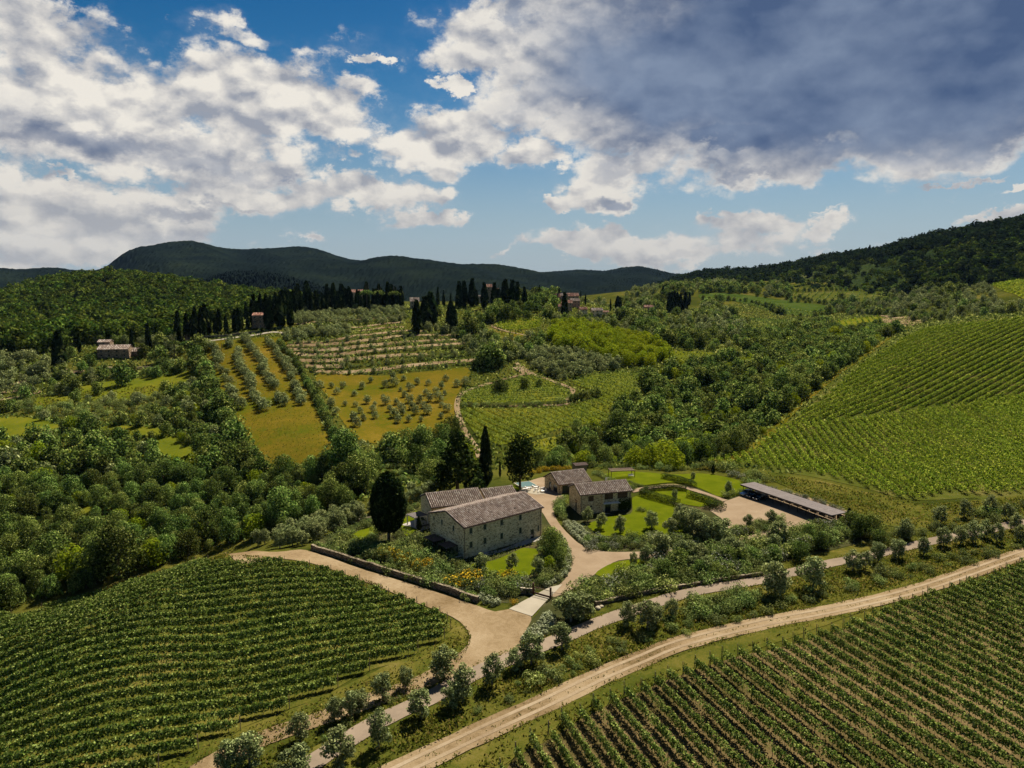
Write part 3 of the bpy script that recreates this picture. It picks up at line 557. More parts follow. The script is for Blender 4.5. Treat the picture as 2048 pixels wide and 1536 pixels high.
for s in range(4):
    r = np.random.default_rng(400 + s); lob = [(r.normal() * .5, r.normal() * .5, .5 + r.random() * .6, .55 + r.random() * .2) for _ in range(6)]
    for k in ('shrub', 'sage', 'yellow', 'white'):
        if s < 3 or k == 'shrub': proto(f'{k}.{s}', crown(lob, 800, .135, s, inner=.1), LM[k])
    lob2 = [(0, 0, .42, .5), (.05, .03, .4, .48)]
    if s < 2: proto(f'ball.{s}', crown(lob2, 320, .13, s, jit=.25, inner=0), LM['ball'])
for s in range(2):      # umbrella pine 12 m
    r = np.random.default_rng(500 + s); lob = [(math.cos(i * 2.4) * 3.2 * math.sqrt((i + .5) / 16), math.sin(i * 2.4) * 3.2 * math.sqrt((i + .5) / 16), 10.2 - .12 * i * .6, 1.2) for i in range(16)]
    proto(f'pine.{s}', crown(lob, 1600, .4, s, flat=.75, inner=.1), LM['oak'], trunk_mesh('trunk', 8.3, .26, s, 4, .2, .02), BARK)
SIZE = dict(oak=8, darktree=8, conifer=8, oakfar=8, bright=8, forest=8, olive=4, olivefar=4, cypress=12, cypressfar=12, egg=12, fardark=8, shrub=1.6, sage=1.6, yellow=1.6, white=1.6, ball=1., pine=12)
FARK = dict(oak='oakfar', olive='olivefar', cypress='cypressfar', bright='bright', shrub='shrub', sage='sage', forest='forest', pine='pine')
REQ = {}     # kind -> list of placements
def plant(kind, key, x, y, s, desc, group, sxy=1., z=None):
    REQ.setdefault(kind, []).append(dict(key=key, x=x, y=y, s=s, desc=desc, group=group, sxy=sxy, z=z, cat=None))
def plant_px(kind, key, pts, h, desc, group, sxy=1., jit=.12):
    for i, p in enumerate(pts):
        x, y, z = G(p[0], p[1]); hh = p[2] if len(p) > 2 else h * (1 + rng.normal() * jit)
        plant(kind, key, x, y, hh / SIZE[key], desc, group, sxy if len(p) < 4 else p[3])
def scatter(px, cell, world=None, excl=(), jit=.45, keep=1., hexa=True):
    P = world if world is not None else GP(px)
    xs = np.arange(P[:, 0].min(), P[:, 0].max(), cell); ys = np.arange(P[:, 1].min(), P[:, 1].max(), cell * (.87 if hexa else 1))
    if len(xs) * len(ys) > 3e5: print('SCAT', len(xs) * len(ys), round(P[:, 1].max()), flush=True)
    g = np.array([(x + (cell / 2 if hexa and j % 2 else 0), y) for j, y in enumerate(ys) for x in xs])
    if not len(g): return g.reshape(0, 2)
    g = g + rng.uniform(-jit, jit, g.shape) * cell; g = g[inpoly(g, P)]
    for e in excl: g = g[~inpoly(g, e)]
    return g[rng.random(len(g)) < keep]
def plant_area(kind, keys, px, cell, h, desc, group, excl=(), var=.25, sxy=1., keep=1., jit=.45):
    for x, y in scatter(px, cell, excl=excl, keep=keep, jit=jit):
        k = keys if isinstance(keys, str) else keys[rng.integers(len(keys))]
        plant(kind, k, x, y, max(.3, h * (1 + rng.normal() * var)) / SIZE[k], desc, group, sxy)
def plant_line(kind, key, px, gap, h, desc, group, jit=.3, var=.12, sxy=1., wide=0.):
    P = smooth_line(GP(px), gap)
    for x, y in P: plant(kind, key, x + rng.normal() * jit, y + rng.normal() * jit + rng.normal() * wide, h * (1 + rng.normal() * var) / SIZE[key], desc, group, sxy)
XF = [GP(POLY[k]) for k in ('v_mid', 'v_curve', 'meadow', 'v_left', 'v_big_up', 'v_big_low', 'dotted', 'v_small', 'v_far', 'v_far2', 'v_far3')]
CLR = [GP(p) for p in ([(-20, 838), (60, 836), (120, 852), (100, 872), (30, 882), (-20, 880)], [(180, 858), (240, 852), (318, 856), (330, 870), (250, 874), (190, 872)], [(308, 872), (350, 875), (395, 905), (410, 930), (360, 925), (320, 905)],
                          [(150, 775), (250, 760), (380, 742), (410, 760), (360, 790), (250, 800), (160, 805)], *CL2)]

# ------------------------------------------------------------------ vineyards
WOODP = plain('weathered_stake', (.17, .13, .09), .9, .1, .3, 8)
VR = []
def vine_field(poly, A, B, gap, h, dens, size, m, desc, group, near=False, wid=.30, h0=.5, curve=0.):
    P = smooth_line(GP(poly), 3., closed=True); a, b = np.array(G(*A)[:2]), np.array(G(*B)[:2]); d = (b - a) / np.linalg.norm(b - a); n = np.array([-d[1], d[0]])
    s = P @ n; t = P @ d; rows = []
    for k in np.arange(math.ceil(s.min() / gap), math.floor(s.max() / gap) + 1):
        o = k * gap; xs = []
        for i in range(len(P)):
            s0, s1 = s[i - 1] - o, s[i] - o
            if s0 * s1 < 0: xs.append(t[i - 1] + (t[i] - t[i - 1]) * s0 / (s0 - s1))
        xs.sort()
        if len(xs) < 2: continue
        segs = [(xs[i], xs[i + 1]) for i in range(0, len(xs) - 1, 2) if xs[i + 1] - xs[i] > 4]
        if segs: rows.append((o, segs))
    r = np.random.default_rng(len(rows) * 13 + 5)
    for o, segs in rows:
        T = []; stk = MB(); ends = []
        for t0, t1 in segs:
            t0 += r.uniform(-.6, .6); t1 += r.uniform(-.6, .6)
            L_ = t1 - t0; nn = int(L_ * dens); T.append(r.uniform(t0, t1, nn)); ends += [t0 - .3, t1 + .3]
            if near:
                for tt in np.arange(t0, t1, 1.):
                    q = n * o + d * (tt + r.uniform(-.2, .2)); z = float(Hxy(*q))
                    if rng.random() < .9: stk.tube([(q[0], q[1], z - .05), (q[0] + r.normal() * .05, q[1] + r.normal() * .05, z + .8)], .035, 3, cap=False)
                for tt in np.arange(t0, t1, 5.):
                    q = n * o + d * tt; z = float(Hxy(*q)); stk.tube([(q[0], q[1], z - .1), (q[0], q[1], z + h + .25)], .04, 4, cap=False)
        T = np.concatenate(T); N_ = len(T)
        gapn = np.sin(T * .9 + o * 3.1) + np.sin(T * .37 + o * 7.7) + r.normal(size=N_) * .5
        keep = gapn > -1.65; T = T[keep]; N_ = len(T)
        bush = .12 * np.sin(T * 6.3 + o) + .1 * np.sin(T * 2.1 + o * 5)
        zz = r.random(N_) ** .8; lat = r.normal(size=N_) * wid * (.75 + .5 * np.sin(math.pi * zz))
        hh = h0 + (h - h0 + bush) * zz + np.where(r.random(N_) < .07, r.random(N_) * .4, 0)
        off = curve * np.sin(T * .03)
        q = n[None] * (o + lat + off)[:, None] + d[None] * T[:, None]; z = Hxy(q[:, 0], q[:, 1])
        p = np.c_[q, z + hh]; side = np.sign(lat + r.normal(size=N_) * .1)[:, None]
        nr = np.c_[n[None] * side, .7 + 0 * zz] + r.normal(size=(N_, 3)) * .6
        v, f = quads(p, nr, size, r)
        c0 = n * o + d * (segs[0][0]); base = Vector((c0[0], c0[1], float(Hxy(*c0))))
        root = empty('vine_row', base); v = v - np.array(base)
        fo = link('foliage', np_mesh('foliage', v, f), m, root)
        if near:
            me = stk.mesh('stakes'); me.transform(Matrix.Translation(-base)); tag(link('stakes', me, WOODP, root), kind='stuff')
            for e in ends:
                q = n * o + d * e; z = float(Hxy(*q)); ep = MB().tube([(q[0], q[1], z - .1), (q[0] + r.normal() * .04, q[1] + r.normal() * .04, z + h + .3)], .06, 5).mesh('end_post'); ep.transform(Matrix.Translation(-base)); link('end_post', ep, WOODP, root)
        mid = n * o + d * (segs[-1][0] + segs[-1][1]) / 2; pp = proj(mid[0], mid[1], float(Hxy(*mid)))
        root['category'] = 'vine row'; root['group'] = group; VR.append((root, desc, pp, group))
    return len(rows)
vine_field(POLY['v_left'], (100, 1462), (690, 1352), 2.75, 1.8, 150, .23, LM['vine'], 'leafy green vine row in the lower left vineyard', 'vine rows in the lower left vineyard', True, wid=.17, h0=.45)
vine_field(POLY['v_right'], (1287, 1368), (1407, 1493), 2.75, 1.75, 140, .22, LM['vine'], 'staked vine row in the lower right vineyard', 'vine rows in the lower right vineyard', True, wid=.17, h0=.45)
vine_field(POLY['v_big_up'], (1876, 768), (2048, 681), 3.3, 1.8, 30, .44, LM['vine_lit'], 'bright vine row on the upper right slope', 'vine rows on the upper right slope', wid=.26, h0=.4)
vine_field(POLY['v_big_low'], (1900, 975), (1740, 862), 2.9, 1.8, 26, .42, LM['vine_lit'], 'lush vine row on the lower part of the right slope', 'vine rows on the lower right slope', wid=.42)
vine_field(POLY['v_mid'], c5([(250, 1010)])[0], c5([(640, 1180)])[0], 4.2, 1.7, 20, .38, LM['vine'], 'short vine row in the small middle vineyard', 'vine rows in the small middle vineyard', wid=.18, h0=.2)
vine_field(POLY['v_curve'], c5([(230, 945)])[0], c5([(870, 935)])[0], 3.8, 1.6, 15, .40, LM['vine'], 'low vine row on the rounded middle terrace', 'vine rows on the rounded terrace', wid=.2, h0=.2)
vine_field(POLY['v_small'], c5([(450, 500)])[0], c5([(690, 455)])[0], 4.5, 1.8, 6, .7, LM['vine_lit'], 'short vine row below the hill village', 'vine rows below the village')
vine_field(POLY['v_far'], c6([(880, 860)])[0], c6([(850, 780)])[0], 5., 1.9, 3, .9, LM['vine_lit'], 'far vine row in the small right valley plot', 'vine rows in the right valley plot')
vine_field(POLY['v_far2'], c6([(700, 650)])[0], c6([(760, 595)])[0], 9., 2.2, 2.5, 1.3, LM['vine'], 'distant dark vine row on the valley field', 'vine rows on the distant valley field')
vine_field(POLY['v_far3'], c6([(1900, 575)])[0], c6([(2048, 520)])[0], 6., 2., 3, 1., LM['vine_lit'], 'distant pale vine row at the right edge', 'vine rows at the distant right edge')
print('VINE ROWS', len(VR))

# ------------------------------------------------------------------ distant hills
def mountains(name, ridge, Yr, Y0, z0, m, seed, back=1500, amp=28, nx=420, ny=70, trees=1.3, warp=None):
    r = np.random.default_rng(seed); px = [p[0] for p in ridge]; py = [p[1] for p in ridge]
    cx = np.linspace(px[0], px[-1], nx); cyv = np.interp(cx, px, py); cyv = np.convolve(np.pad(cyv, 4, 'edge'), np.ones(9) / 9, 'valid')
    V_ = []; 
    for j in range(ny + 12):
        t = j / ny; Ys = np.interp(cx, px, Yr) if np.ndim(Yr) else np.full(nx, Yr, float)
        Ya = np.interp(cx, px, Y0) if np.ndim(Y0) else np.full(nx, Y0, float)
        Y = Ya + (Ys - Ya) * t if t <= 1 else Ys + (t - 1) * back * 6
        zr = np.array([HC + pix_dir(a, b).z / pix_dir(a, b).y * yy for a, b, yy in zip(cx, cyv, Ys)])
        X = (cx - 1024) / F * Y / math.cos(PITCH) * .985
        X = np.array([pix_dir(a, b).x / pix_dir(a, b).y for a, b in zip(cx, cyv)]) * Y
        tt = min(t, 1); prof = (1 - (1 - tt) ** 1.6) * .9 + .1 * tt
        z = z0 + (zr - z0) * prof - (max(0, t - 1) * 900)
        spur = (np.sin(X / 260 + 3 * np.sin(Y / 500 + seed)) + .6 * np.sin(X / 110 + Y / 170 + seed) + .35 * np.sin(X / 47 + Y / 63)) * amp * tt * (1.02 - tt) * 2.6
        z = z + np.where(t <= 1, spur, 0) + r.normal(size=nx) * trees
        V_.append(np.c_[X, Y, z])
    v = np.array(V_).reshape(-1, 3); k = ny + 12; i = (np.arange(k - 1)[:, None] * nx + np.arange(nx - 1)[None]).ravel()
    o = link(name, np_mesh(name, v, np.c_[i, i + 1, i + nx + 1, i + nx], smooth=False), m); tag(o, kind='structure'); return np.array(V_)
MT['forest_far'] = ground_mat('wooded_hillside', [(0, (.002, .004, .004)), (.5, (.005, .0085, .007)), (.8, (.010, .015, .009)), (1, (.018, .022, .011))], .006, .03, .2)  # distance haze partly painted in: wooded green darkened toward blue
MT['hill_fields'] = ground_mat('hillside_fields', [(0, (.012, .020, .007)), (.45, (.022, .034, .010)), (.7, (.045, .056, .016)), (1, (.09, .085, .03))], .008, .03, .15)
mountains('far_hills', [(-500, 552), (-200, 548), (0, 545), (90, 538), (200, 542), (215, 532), (262, 506), (320, 494), (400, 491), (440, 495), (480, 504), (540, 500), (610, 502), (660, 510), (715, 526), (740, 519), (790, 516), (860, 521), (950, 533), (1030, 546), (1100, 552), (1300, 560), (1500, 575)], 3600, 1700, 20, MT['forest_far'], 3)
mountains('far_hills', [(880, 580), (960, 560), (1040, 550), (1100, 544), (1160, 541), (1210, 545), (1245, 538), (1280, 535), (1310, 541), (1345, 549), (1400, 551), (1500, 556), (1700, 570)], 4200, 2300, 20, MT['forest_far'], 5, amp=16)
mountains('near_hill', [(330, 610), (420, 556), (470, 545), (540, 548), (580, 558), (640, 575), (700, 600)], 1900, 1250, 20, MT['forest_far'], 8, amp=10, nx=160, trees=3)
RH = mountains('right_hills', [(1290, 580), (1360, 560), (1400, 549), (1440, 545), (1500, 546), (1560, 537), (1640, 521), (1700, 513), (1760, 507), (1800, 495), (1840, 482), (1900, 472), (1960, 461), (2048, 444), (2200, 415), (2500, 380)],
      [2100, 2000, 1900, 1850, 1800, 1750, 1700, 1600, 1500, 1450, 1400, 1350, 1300, 1250, 1200, 1100], [1300, 1250, 1200, 1150, 1100, 1080, 1050, 1000, 950, 900, 880, 850, 820, 780, 740, 700], 40, MT['hill_fields'], 11, amp=7, nx=500, ny=80, trees=.8, back=600)

# ------------------------------------------------------------------ planting
random.seed(3)
PA, PX, PL = plant_area, plant_px, plant_line
W_ = 'broadleaf trees of the left valley wood'
wood_l = [(-60, 1240), (60, 1205), (180, 1180), (300, 1140), (400, 1105), (470, 1085), (540, 1075), (610, 1050), (700, 1010), (760, 985), (840, 968), (900, 950), (940, 930), (950, 890), (915, 870), (870, 868), (800, 890), (730, 900), (690, 905), (660, 925), (600, 938), (540, 952), (490, 930), (460, 870), (425, 800), (395, 745), (330, 730), (300, 745), (330, 790), (350, 830), (200, 850), (120, 840), (-60, 835)]
strip = GP([(700, 1010), (760, 985), (840, 968), (870, 985), (800, 1010), (720, 1045), (640, 1085), (560, 1085), (600, 1050)])
terr = GP([(735, 930), (850, 930), (860, 985), (760, 985)])
for x, y in scatter(wood_l, 4.7, excl=XF + CLR + [terr]):
    far = y > 235; h = 5.5 * (1 + rng.normal() * .36) * (1.12 if y < 200 else .85 if y > 270 else 1)
    if y > 250 and rng.random() < .30: continue
    q = rng.random(); kk = 'bright' if q < .10 else 'oakfar' if far else 'oak'
    if q > .88 and far: kk = 'olivefar'
    plant('broadleaf_tree', kk, x, y, max(.35, h / SIZE[kk]) * (.8 if kk != 'oak' and kk != 'oakfar' else 1), {'bright': 'light yellow-green tree', 'olivefar': 'grey-leaved scrub tree'}.get(kk, 'dark green broadleaf tree' if h > 5.5 else 'small broadleaf tree'), W_, 1.0)
# taller trees along the meadow's left hedge and around its foot
PL('broadleaf_tree', 'oakfar', [(402, 735), (425, 790), (445, 840), (468, 880), (492, 920), (520, 955)], 4.2, 8, 'dark hedgerow tree', 'hedgerow trees left of the golden meadow', wide=1.2)
PL('broadleaf_tree', 'oakfar', [(560, 690), (592, 730), (618, 775), (640, 820), (668, 870), (690, 925)], 3.6, 4.2, 'hedgerow tree', 'hedgerow trees between the meadow and the dotted field', wide=.8)
PX('broadleaf_tree', 'oak', [(688, 948, 15), (715, 985, 12), (722, 968, 11), (683, 905, 9), (812, 908, 10), (845, 905, 11), (880, 900, 11), (905, 890, 12), (835, 940, 9), (880, 945, 12), (860, 970, 9), (775, 895, 6)], 10, 'tall dark oak', 'tall oaks above the house')
PX('broadleaf_tree', 'conifer', [(915, 988, 19, 1.15)], 16, 'towering dark conifer behind the farmhouse', 'tall dark trees behind the farmhouse')
PX('broadleaf_tree', 'darktree', [(1040, 978, 15.5, .95)], 16, 'black-green oval tree on a bare trunk', 'tall dark trees behind the farmhouse')
PX('cypress_tree', 'cypress', [(971, 978, 18, 1.05), (1000, 956, 6, .6)], 15, 'slim black cypress', 'cypresses behind the farmhouse')
PX('cypress_tree', 'egg', [(778, 1082, 16.0, .92)], 15, 'broad round-topped black cypress on a bare trunk', 'big garden cypress', )
PA('olive_tree', 'olive', [(545, 1090), (600, 1060), (700, 1030), (790, 1008), (850, 985), (865, 992), (830, 1010), (720, 1045), (630, 1092), (600, 1095)], 3.7, 4.0, 'grey-green olive tree', 'olive trees on the bank left of the garden', var=.15, sxy=1.15)
PX('olive_tree', 'olive', [(516, 1092, 4.5), (560, 1096, 4.6), (585, 1092, 4.6), (530, 1088, 4)], 4.2, 'silvery olive tree by the field track', 'olive trees by the field track')
# terrace strips below the dotted field
for py in (925, 938, 950, 962): PL('shrub', 'shrub', [(745, py), (800, py - 2), (850, py)], 1.3, 1.4, 'low green terrace bush', 'bushes on the terraces above the garden', var=.2)
# olives in the golden meadow
RM = [[(240, 610), (275, 640), (300, 655)], [(290, 690), (312, 735)], [(310, 770), (365, 800)], [(350, 840), (380, 862)], [(380, 900), (400, 945), (430, 990), (460, 1015)], [(380, 600), (385, 625)], [(430, 660), (445, 740), (490, 810), (525, 880)], [(520, 910), (545, 960), (570, 1000), (600, 1030)],
      [(470, 575), (530, 650), (590, 730), (610, 790), (640, 850), (680, 890)], [(620, 590), (665, 650), (700, 700), (750, 760), (790, 830)], [(700, 950), (715, 975)], [(800, 880), (825, 930), (840, 995)], [(690, 960), (725, 1000)]]
for l in RM: PL('olive_tree', 'olivefar', c4(l), 4.3, 4.3, 'dusty olive tree in a row', 'olive rows in the golden meadow', jit=.5, sxy=1.2)
PX('olive_tree', 'olivefar', c4([(960, 885), (1035, 885), (1110, 885), (1228, 890), (1285, 848), (1380, 880), (1440, 872), (1495, 835), (1525, 872), (1585, 862), (1655, 865), (1740, 888), (1765, 838), (1835, 875), (1890, 865), (1430, 830), (1070, 925), (1180, 935), (1365, 948), (1475, 905), (1500, 942), (1540, 900), (1640, 930), (1705, 920), (1760, 930), (1120, 1000), (1190, 1005), (1260, 985), (1310, 1000), (1385, 990), (1450, 990), (1530, 980), (1600, 978), (1660, 970), (1725, 970),
    (1060, 1050), (1215, 1045), (1300, 1040), (1410, 1035), (1480, 1035), (1490, 1058), (1550, 1020), (1575, 1052), (1615, 1015), (1645, 1052), (1740, 1005), (1775, 1035), (1170, 1092), (1240, 1092), (1315, 1080), (1435, 1072), (1460, 1105), (1605, 1100), (1735, 1080), (1195, 1132), (1530, 1100), (1030, 1005)]), 3.6, 'round little olive tree', 'olives dotted over the dry field', jit=.18, sxy=1.15)
# terraces
for l in ([(700, 600), (900, 595), (1130, 582), (1300, 558), (1480, 542), (1640, 535)], [(740, 622), (930, 626), (1100, 618), (1300, 596), (1500, 572), (1820, 562)], [(750, 650), (930, 658), (1100, 650), (1300, 628), (1500, 605), (1860, 588)], [(790, 682), (940, 692), (1100, 686), (1300, 662), (1500, 645), (1900, 620)],
          [(800, 722), (950, 728), (1110, 722), (1300, 705), (1500, 690), (1900, 655)], [(860, 757), (1000, 765), (1120, 760)], [(1160, 755), (1400, 730), (1600, 705), (1950, 672)], [(940, 792), (1120, 800), (1300, 790), (1600, 760), (1960, 730)]):
    PL('shrub', 'shrub', c4(l), 2.6, 1.35, 'dark terrace hedge bush', 'hedge bushes along the pale terraces', jit=.5, var=.25, sxy=1.1)
    PL('olive_tree', 'olivefar', c4(l), 8.0, 2.9, 'small olive tree on a terrace edge', 'olive trees on the pale terraces', jit=1.5, var=.2)
PA('olive_tree', 'olivefar', c4([(690, 560), (760, 520), (1150, 500), (1160, 540), (1000, 560), (720, 580)]), 4.6, 3.8, 'silver olive tree in the dense grove', 'olive grove above the terraces', sxy=1.2)
PA('olive_tree', 'olivefar', c4([(770, 480), (780, 420), (1100, 385), (1470, 375), (1520, 420), (1500, 460), (1150, 480)]), 6., 3.6, 'silver olive tree in the upper grove', 'olive grove below the cypress ridge', sxy=1.2)
PA('olive_tree', ['olivefar', 'olivefar', 'oakfar'], c4([(1520, 440), (1680, 440), (1740, 520), (1900, 560), (1980, 610), (1960, 680), (1860, 560), (1640, 520)]), 7, 5, 'mixed orchard tree', 'orchard trees right of the terraces', sxy=1.1)
# left orchard and gardens round the left villa
PA('olive_tree', 'olivefar', c3([(-60, 700), (0, 590), (130, 560), (350, 590), (420, 640), (330, 700), (250, 780), (0, 850), (-60, 850)]), 7.5, 5, 'grey olive tree in the left orchard', 'olive trees in the left orchard', keep=.85, sxy=1.1)
PA('broadleaf_tree', 'oakfar', c3([(350, 640), (560, 620), (900, 650), (1250, 640), (1340, 740), (1200, 770), (900, 770), (600, 830), (300, 860), (0, 950), (0, 860), (300, 790)]), 10, 5.5, 'scrubby green tree', 'scattered trees on the left slope', keep=.75, excl=CLR)
PA('olive_tree', 'olivefar', c3([(400, 660), (900, 690), (1300, 700), (1300, 860), (800, 900), (500, 860), (350, 780)]), 9, 4, 'small grey-green orchard tree', 'scattered orchard trees on the left slope', keep=.8, excl=CLR)
PA('shrub', 'shrub', c3([(0, 860), (300, 800), (700, 840), (1300, 720), (1400, 900), (1000, 990), (600, 1000), (200, 930)]), 4.5, 2.2, 'green scrub bush', 'scrub bushes on the left slope', keep=.75, excl=CLR)
PX('pine_tree', 'pine', c3([(1120, 560, 11), (1205, 565, 11)]), 11, 'umbrella pine', 'umbrella pines beside the left villa')
PX('cypress_tree', 'cypressfar', c3([(848, 530, 14), (955, 540, 18), (385, 625, 20, 1.7), (510, 530, 11), (370, 622, 15)]), 14, 'lone cypress near the left villa', 'cypresses round the left villa')
PX('broadleaf_tree', 'oakfar', c3([(1020, 600, 11), (920, 560, 9), (1030, 500, 10), (580, 620, 8), (1250, 580, 9), (1270, 540, 12), (790, 740, 13), (1000, 690, 7), (1060, 790, 7), (480, 790, 8), (620, 800, 7), (1230, 650, 8), (1160, 650, 7), (700, 560, 3), (450, 560, 7), (740, 480, 7), (800, 480, 7)]), 9, 'leafy garden tree', 'trees round the left villa')
# cypress ridge
def cyp_line(px, gap, h0_, desc, group, wide=3., key='cypressfar', var=.22, sxy=1.25): PL('cypress_tree', key, px, gap, h0_ * .8, desc, group, jit=1.2, wide=wide, var=var, sxy=sxy)
cg = 'cypresses along the ridge'
cyp_line(c4([(80, 560), (180, 545), (320, 525), (500, 505)]), 3.6, 17, 'black cypress above the pale road', 'cypresses above the pale road')
cyp_line(c4([(200, 555), (350, 535), (520, 500)]), 3.4, 15, 'black cypress above the pale road', 'cypresses above the pale road')
cyp_line(c4([(60, 590), (150, 570), (230, 545)]), 3.6, 19, 'black cypress above the pale road', 'cypresses above the pale road')
cyp_line(c4([(640, 500), (760, 490)]), 3.2, 22, 'huge dark cypress', 'cypresses by the tower house', wide=2, sxy=1.6)
cyp_line(c4([(500, 452), (640, 438), (900, 412), (1200, 388), (1480, 372)]), 3.2, 15, 'black cypress in the front ridge row', cg)
cyp_line(c4([(530, 425), (600, 418), (760, 405), (1000, 385), (1200, 372), (1450, 362)]), 3.0, 16, 'black cypress in the back ridge row', cg)
cyp_line(c4([(530, 440), (600, 430), (760, 420), (1000, 395), (1200, 380), (1450, 370)]), 2.7, 17.5, 'black cypress in the ridge row', cg)
cyp_line(c4([(700, 430), (900, 400), (1120, 385), (1160, 380)]), 4, 22, 'black cypress in the ridge row', cg, sxy=1.4)
cyp_line(c4([(1330, 375), (1480, 370)]), 4, 21, 'black cypress in the ridge row', cg, sxy=1.4)
PX('pine_tree', 'pine', c4([(1260, 385, 17), (1340, 380, 16), (1440, 375, 15)]), 19, 'spreading pine among the ridge cypresses', 'pines on the ridge')
PX('cypress_tree', 'cypressfar', [(834, 668, 21, 1.5), (862, 650, 22, 2.0), (850, 655, 20, 2.), (902, 662, 19, 1.8), (908, 662, 16, 1.7)], 20, 'big black cypress above the terraces', 'cypresses above the terraces')
PX('broadleaf_tree', 'oakfar', [(935, 670, 13), (945, 668, 12), (925, 672, 10), (965, 672, 9), (880, 630, 8), (1000, 640, 9), (975, 640, 8)], 10, 'dark round tree above the terraces', 'round trees above the terraces')
cyp_line(c5([(60, 370), (180, 365)]), 5, 16, 'thin cypress in the avenue', 'cypress avenue left of the castle', wide=1, sxy=.9)
cyp_line(c5([(190, 370), (300, 365)]), 4, 24, 'tall dark cypress near the castle', 'cypresses round the castle', sxy=1.4)
cyp_line(c5([(370, 375), (480, 370), (600, 375)]), 4.5, 21, 'tall dark cypress near the castle', 'cypresses round the castle', sxy=1.5)
PX('cypress_tree', 'cypressfar', c5([(510, 330, 21, 2.2), (480, 350, 20, 1.8), (560, 345, 17, 1.8), (700, 330, 13), (825, 340, 12), (965, 305, 10), (860, 430, 18, 1.4), (1155, 390, 10, .8), (1200, 385, 12, 2.), (1215, 385, 11, 1.6), (1490, 300, 14, 1.5), (1660, 350, 14, 1.2), (995, 350, 9)]), 15, 'dark village cypress', 'cypresses round the village')
PX('cypress_tree', 'cypressfar', c5([(1530, 400, 16), (1550, 402, 15), (1570, 402, 16), (1590, 400, 15), (1610, 398, 14), (1632, 402, 12)]), 15, 'cypress in the valley clump', 'cypress clump in the valley', sxy=1.5) if 0 else None
for q in c5([(1530, 400), (1545, 402), (1562, 402), (1580, 400), (1600, 398), (1632, 402)]): PX('cypress_tree', 'cypressfar', [(q[0], q[1], 18 + rng.random() * 3, 1.4)], 15, 'cypress in the valley clump', 'cypress clump in the valley')
PA('broadleaf_tree', 'oakfar', c5([(400, 400), (560, 380), (760, 340), (800, 380), (780, 440), (400, 470), (280, 500), (200, 540), (180, 480)]), 9, 8, 'green garden tree below the castle', 'trees below the castle', keep=.9)
PA('broadleaf_tree', 'oakfar', c5([(560, 330), (700, 300), (800, 330), (780, 360), (600, 370)]), 8, 9, 'dark round tree on the castle hill', 'trees on the castle hill')
# middle groves
PA('olive_tree', 'olivefar', c5([(590, 680), (740, 640), (980, 670), (1220, 730), (1230, 780), (1050, 790), (900, 830), (820, 835), (650, 760)]), 4.6, 4.2, 'grey olive tree in the middle grove', 'olive grove above the middle vineyard', sxy=1.2)
PA('broadleaf_tree', 'bright', c5([(760, 560), (800, 500), (980, 480), (1150, 540), (1400, 590), (1500, 640), (1560, 720), (1400, 760), (1250, 740), (1000, 670), (800, 620)]), 5.6, 6, 'bright yellow-green tree', 'bright green thicket in the middle', sxy=1.1)
PA('broadleaf_tree', ['oakfar', 'olivefar', 'oakfar'], c5([(300, 560), (560, 600), (730, 570), (740, 640), (580, 690), (440, 760), (330, 740), (200, 640)]), 7, 6, 'mixed green tree left of the bright thicket', 'mixed trees in the middle slope')
PX('broadleaf_tree', 'oakfar', c5([(345, 745, 12), (400, 750, 15), (430, 740, 12), (510, 690, 10), (460, 910, 7), (430, 905, 6), (605, 890, 6), (700, 870, 4)]), 10, 'dark tree by the middle track', 'dark trees by the middle track')
PX('broadleaf_tree', 'oak', [(1152, 868, 6.5)], 6.5, 'lone round tree on the lower edge of the middle vineyard', 'lone field tree')
PL('shrub', 'shrub', c5([(215, 998), (400, 1000), (600, 998), (860, 980)]), 1.6, 1.8, 'dark hedge bush', 'hedge across the middle vineyard', var=.3)
PL('broadleaf_tree', 'oakfar', c5([(900, 965), (1000, 950), (1075, 935)]), 2.4, 4, 'low dark hedge tree', 'hedge trees in the middle vineyard')
# ravine wood to the right
wr = [(1060, 935), (1090, 915), (1150, 880), (1190, 860), (1230, 870), (1230, 820), (1290, 800), (1290, 765), (1330, 740), (1440, 720), (1500, 715), (1480, 690), (1560, 660), (1640, 650), (1750, 655), (1800, 665), (1740, 700), (1640, 770), (1560, 840), (1500, 885), (1440, 925), (1350, 930), (1200, 932), (1100, 940)]
for x, y in scatter(wr, 5.6, excl=XF + CLR):
    if rng.random() < .15: continue
    h = 7.2 * (1 + rng.normal() * .22) * (.9 if y < 250 else 1); br = rng.random() < .16
    plant('broadleaf_tree', 'bright' if br else ('oak' if y < 262 else 'oakfar'), x, y, max(.4, h / 8 * (.8 if br else 1)), 'fresh green ravine tree' if br else 'dark ravine tree', 'trees of the ravine wood', 1.05)
PX('broadleaf_tree', 'oak', [(1232, 880, 13), (1560, 800, 15), (1500, 825, 14), (1590, 790, 12), (1600, 770, 12)], 13, 'tall dark ravine tree', 'tall trees of the ravine wood', sxy=1.1)
PX('broadleaf_tree', 'bright', [(1300, 935, 8), (1330, 930, 9), (1365, 925, 9), (1395, 922, 8), (1270, 935, 7), (1345, 938, 7)], 8, 'rounded light green tree above the garden', 'light green trees above the garden', sxy=1.2)
PL('shrub', 'shrub', [(1075, 938), (1180, 934), (1300, 940), (1400, 938), (1470, 945), (1530, 962)], 2.2, 2.0, 'rough green bush', 'bushes along the upper garden edge', wide=1, var=.3)
PA('shrub', 'shrub', [(1440, 925), (1500, 885), (1560, 830), (1520, 820), (1450, 850), (1420, 890)], 3.2, 1.7, 'scrub bush on the slope', 'scrub beside the big vineyard', keep=.8)
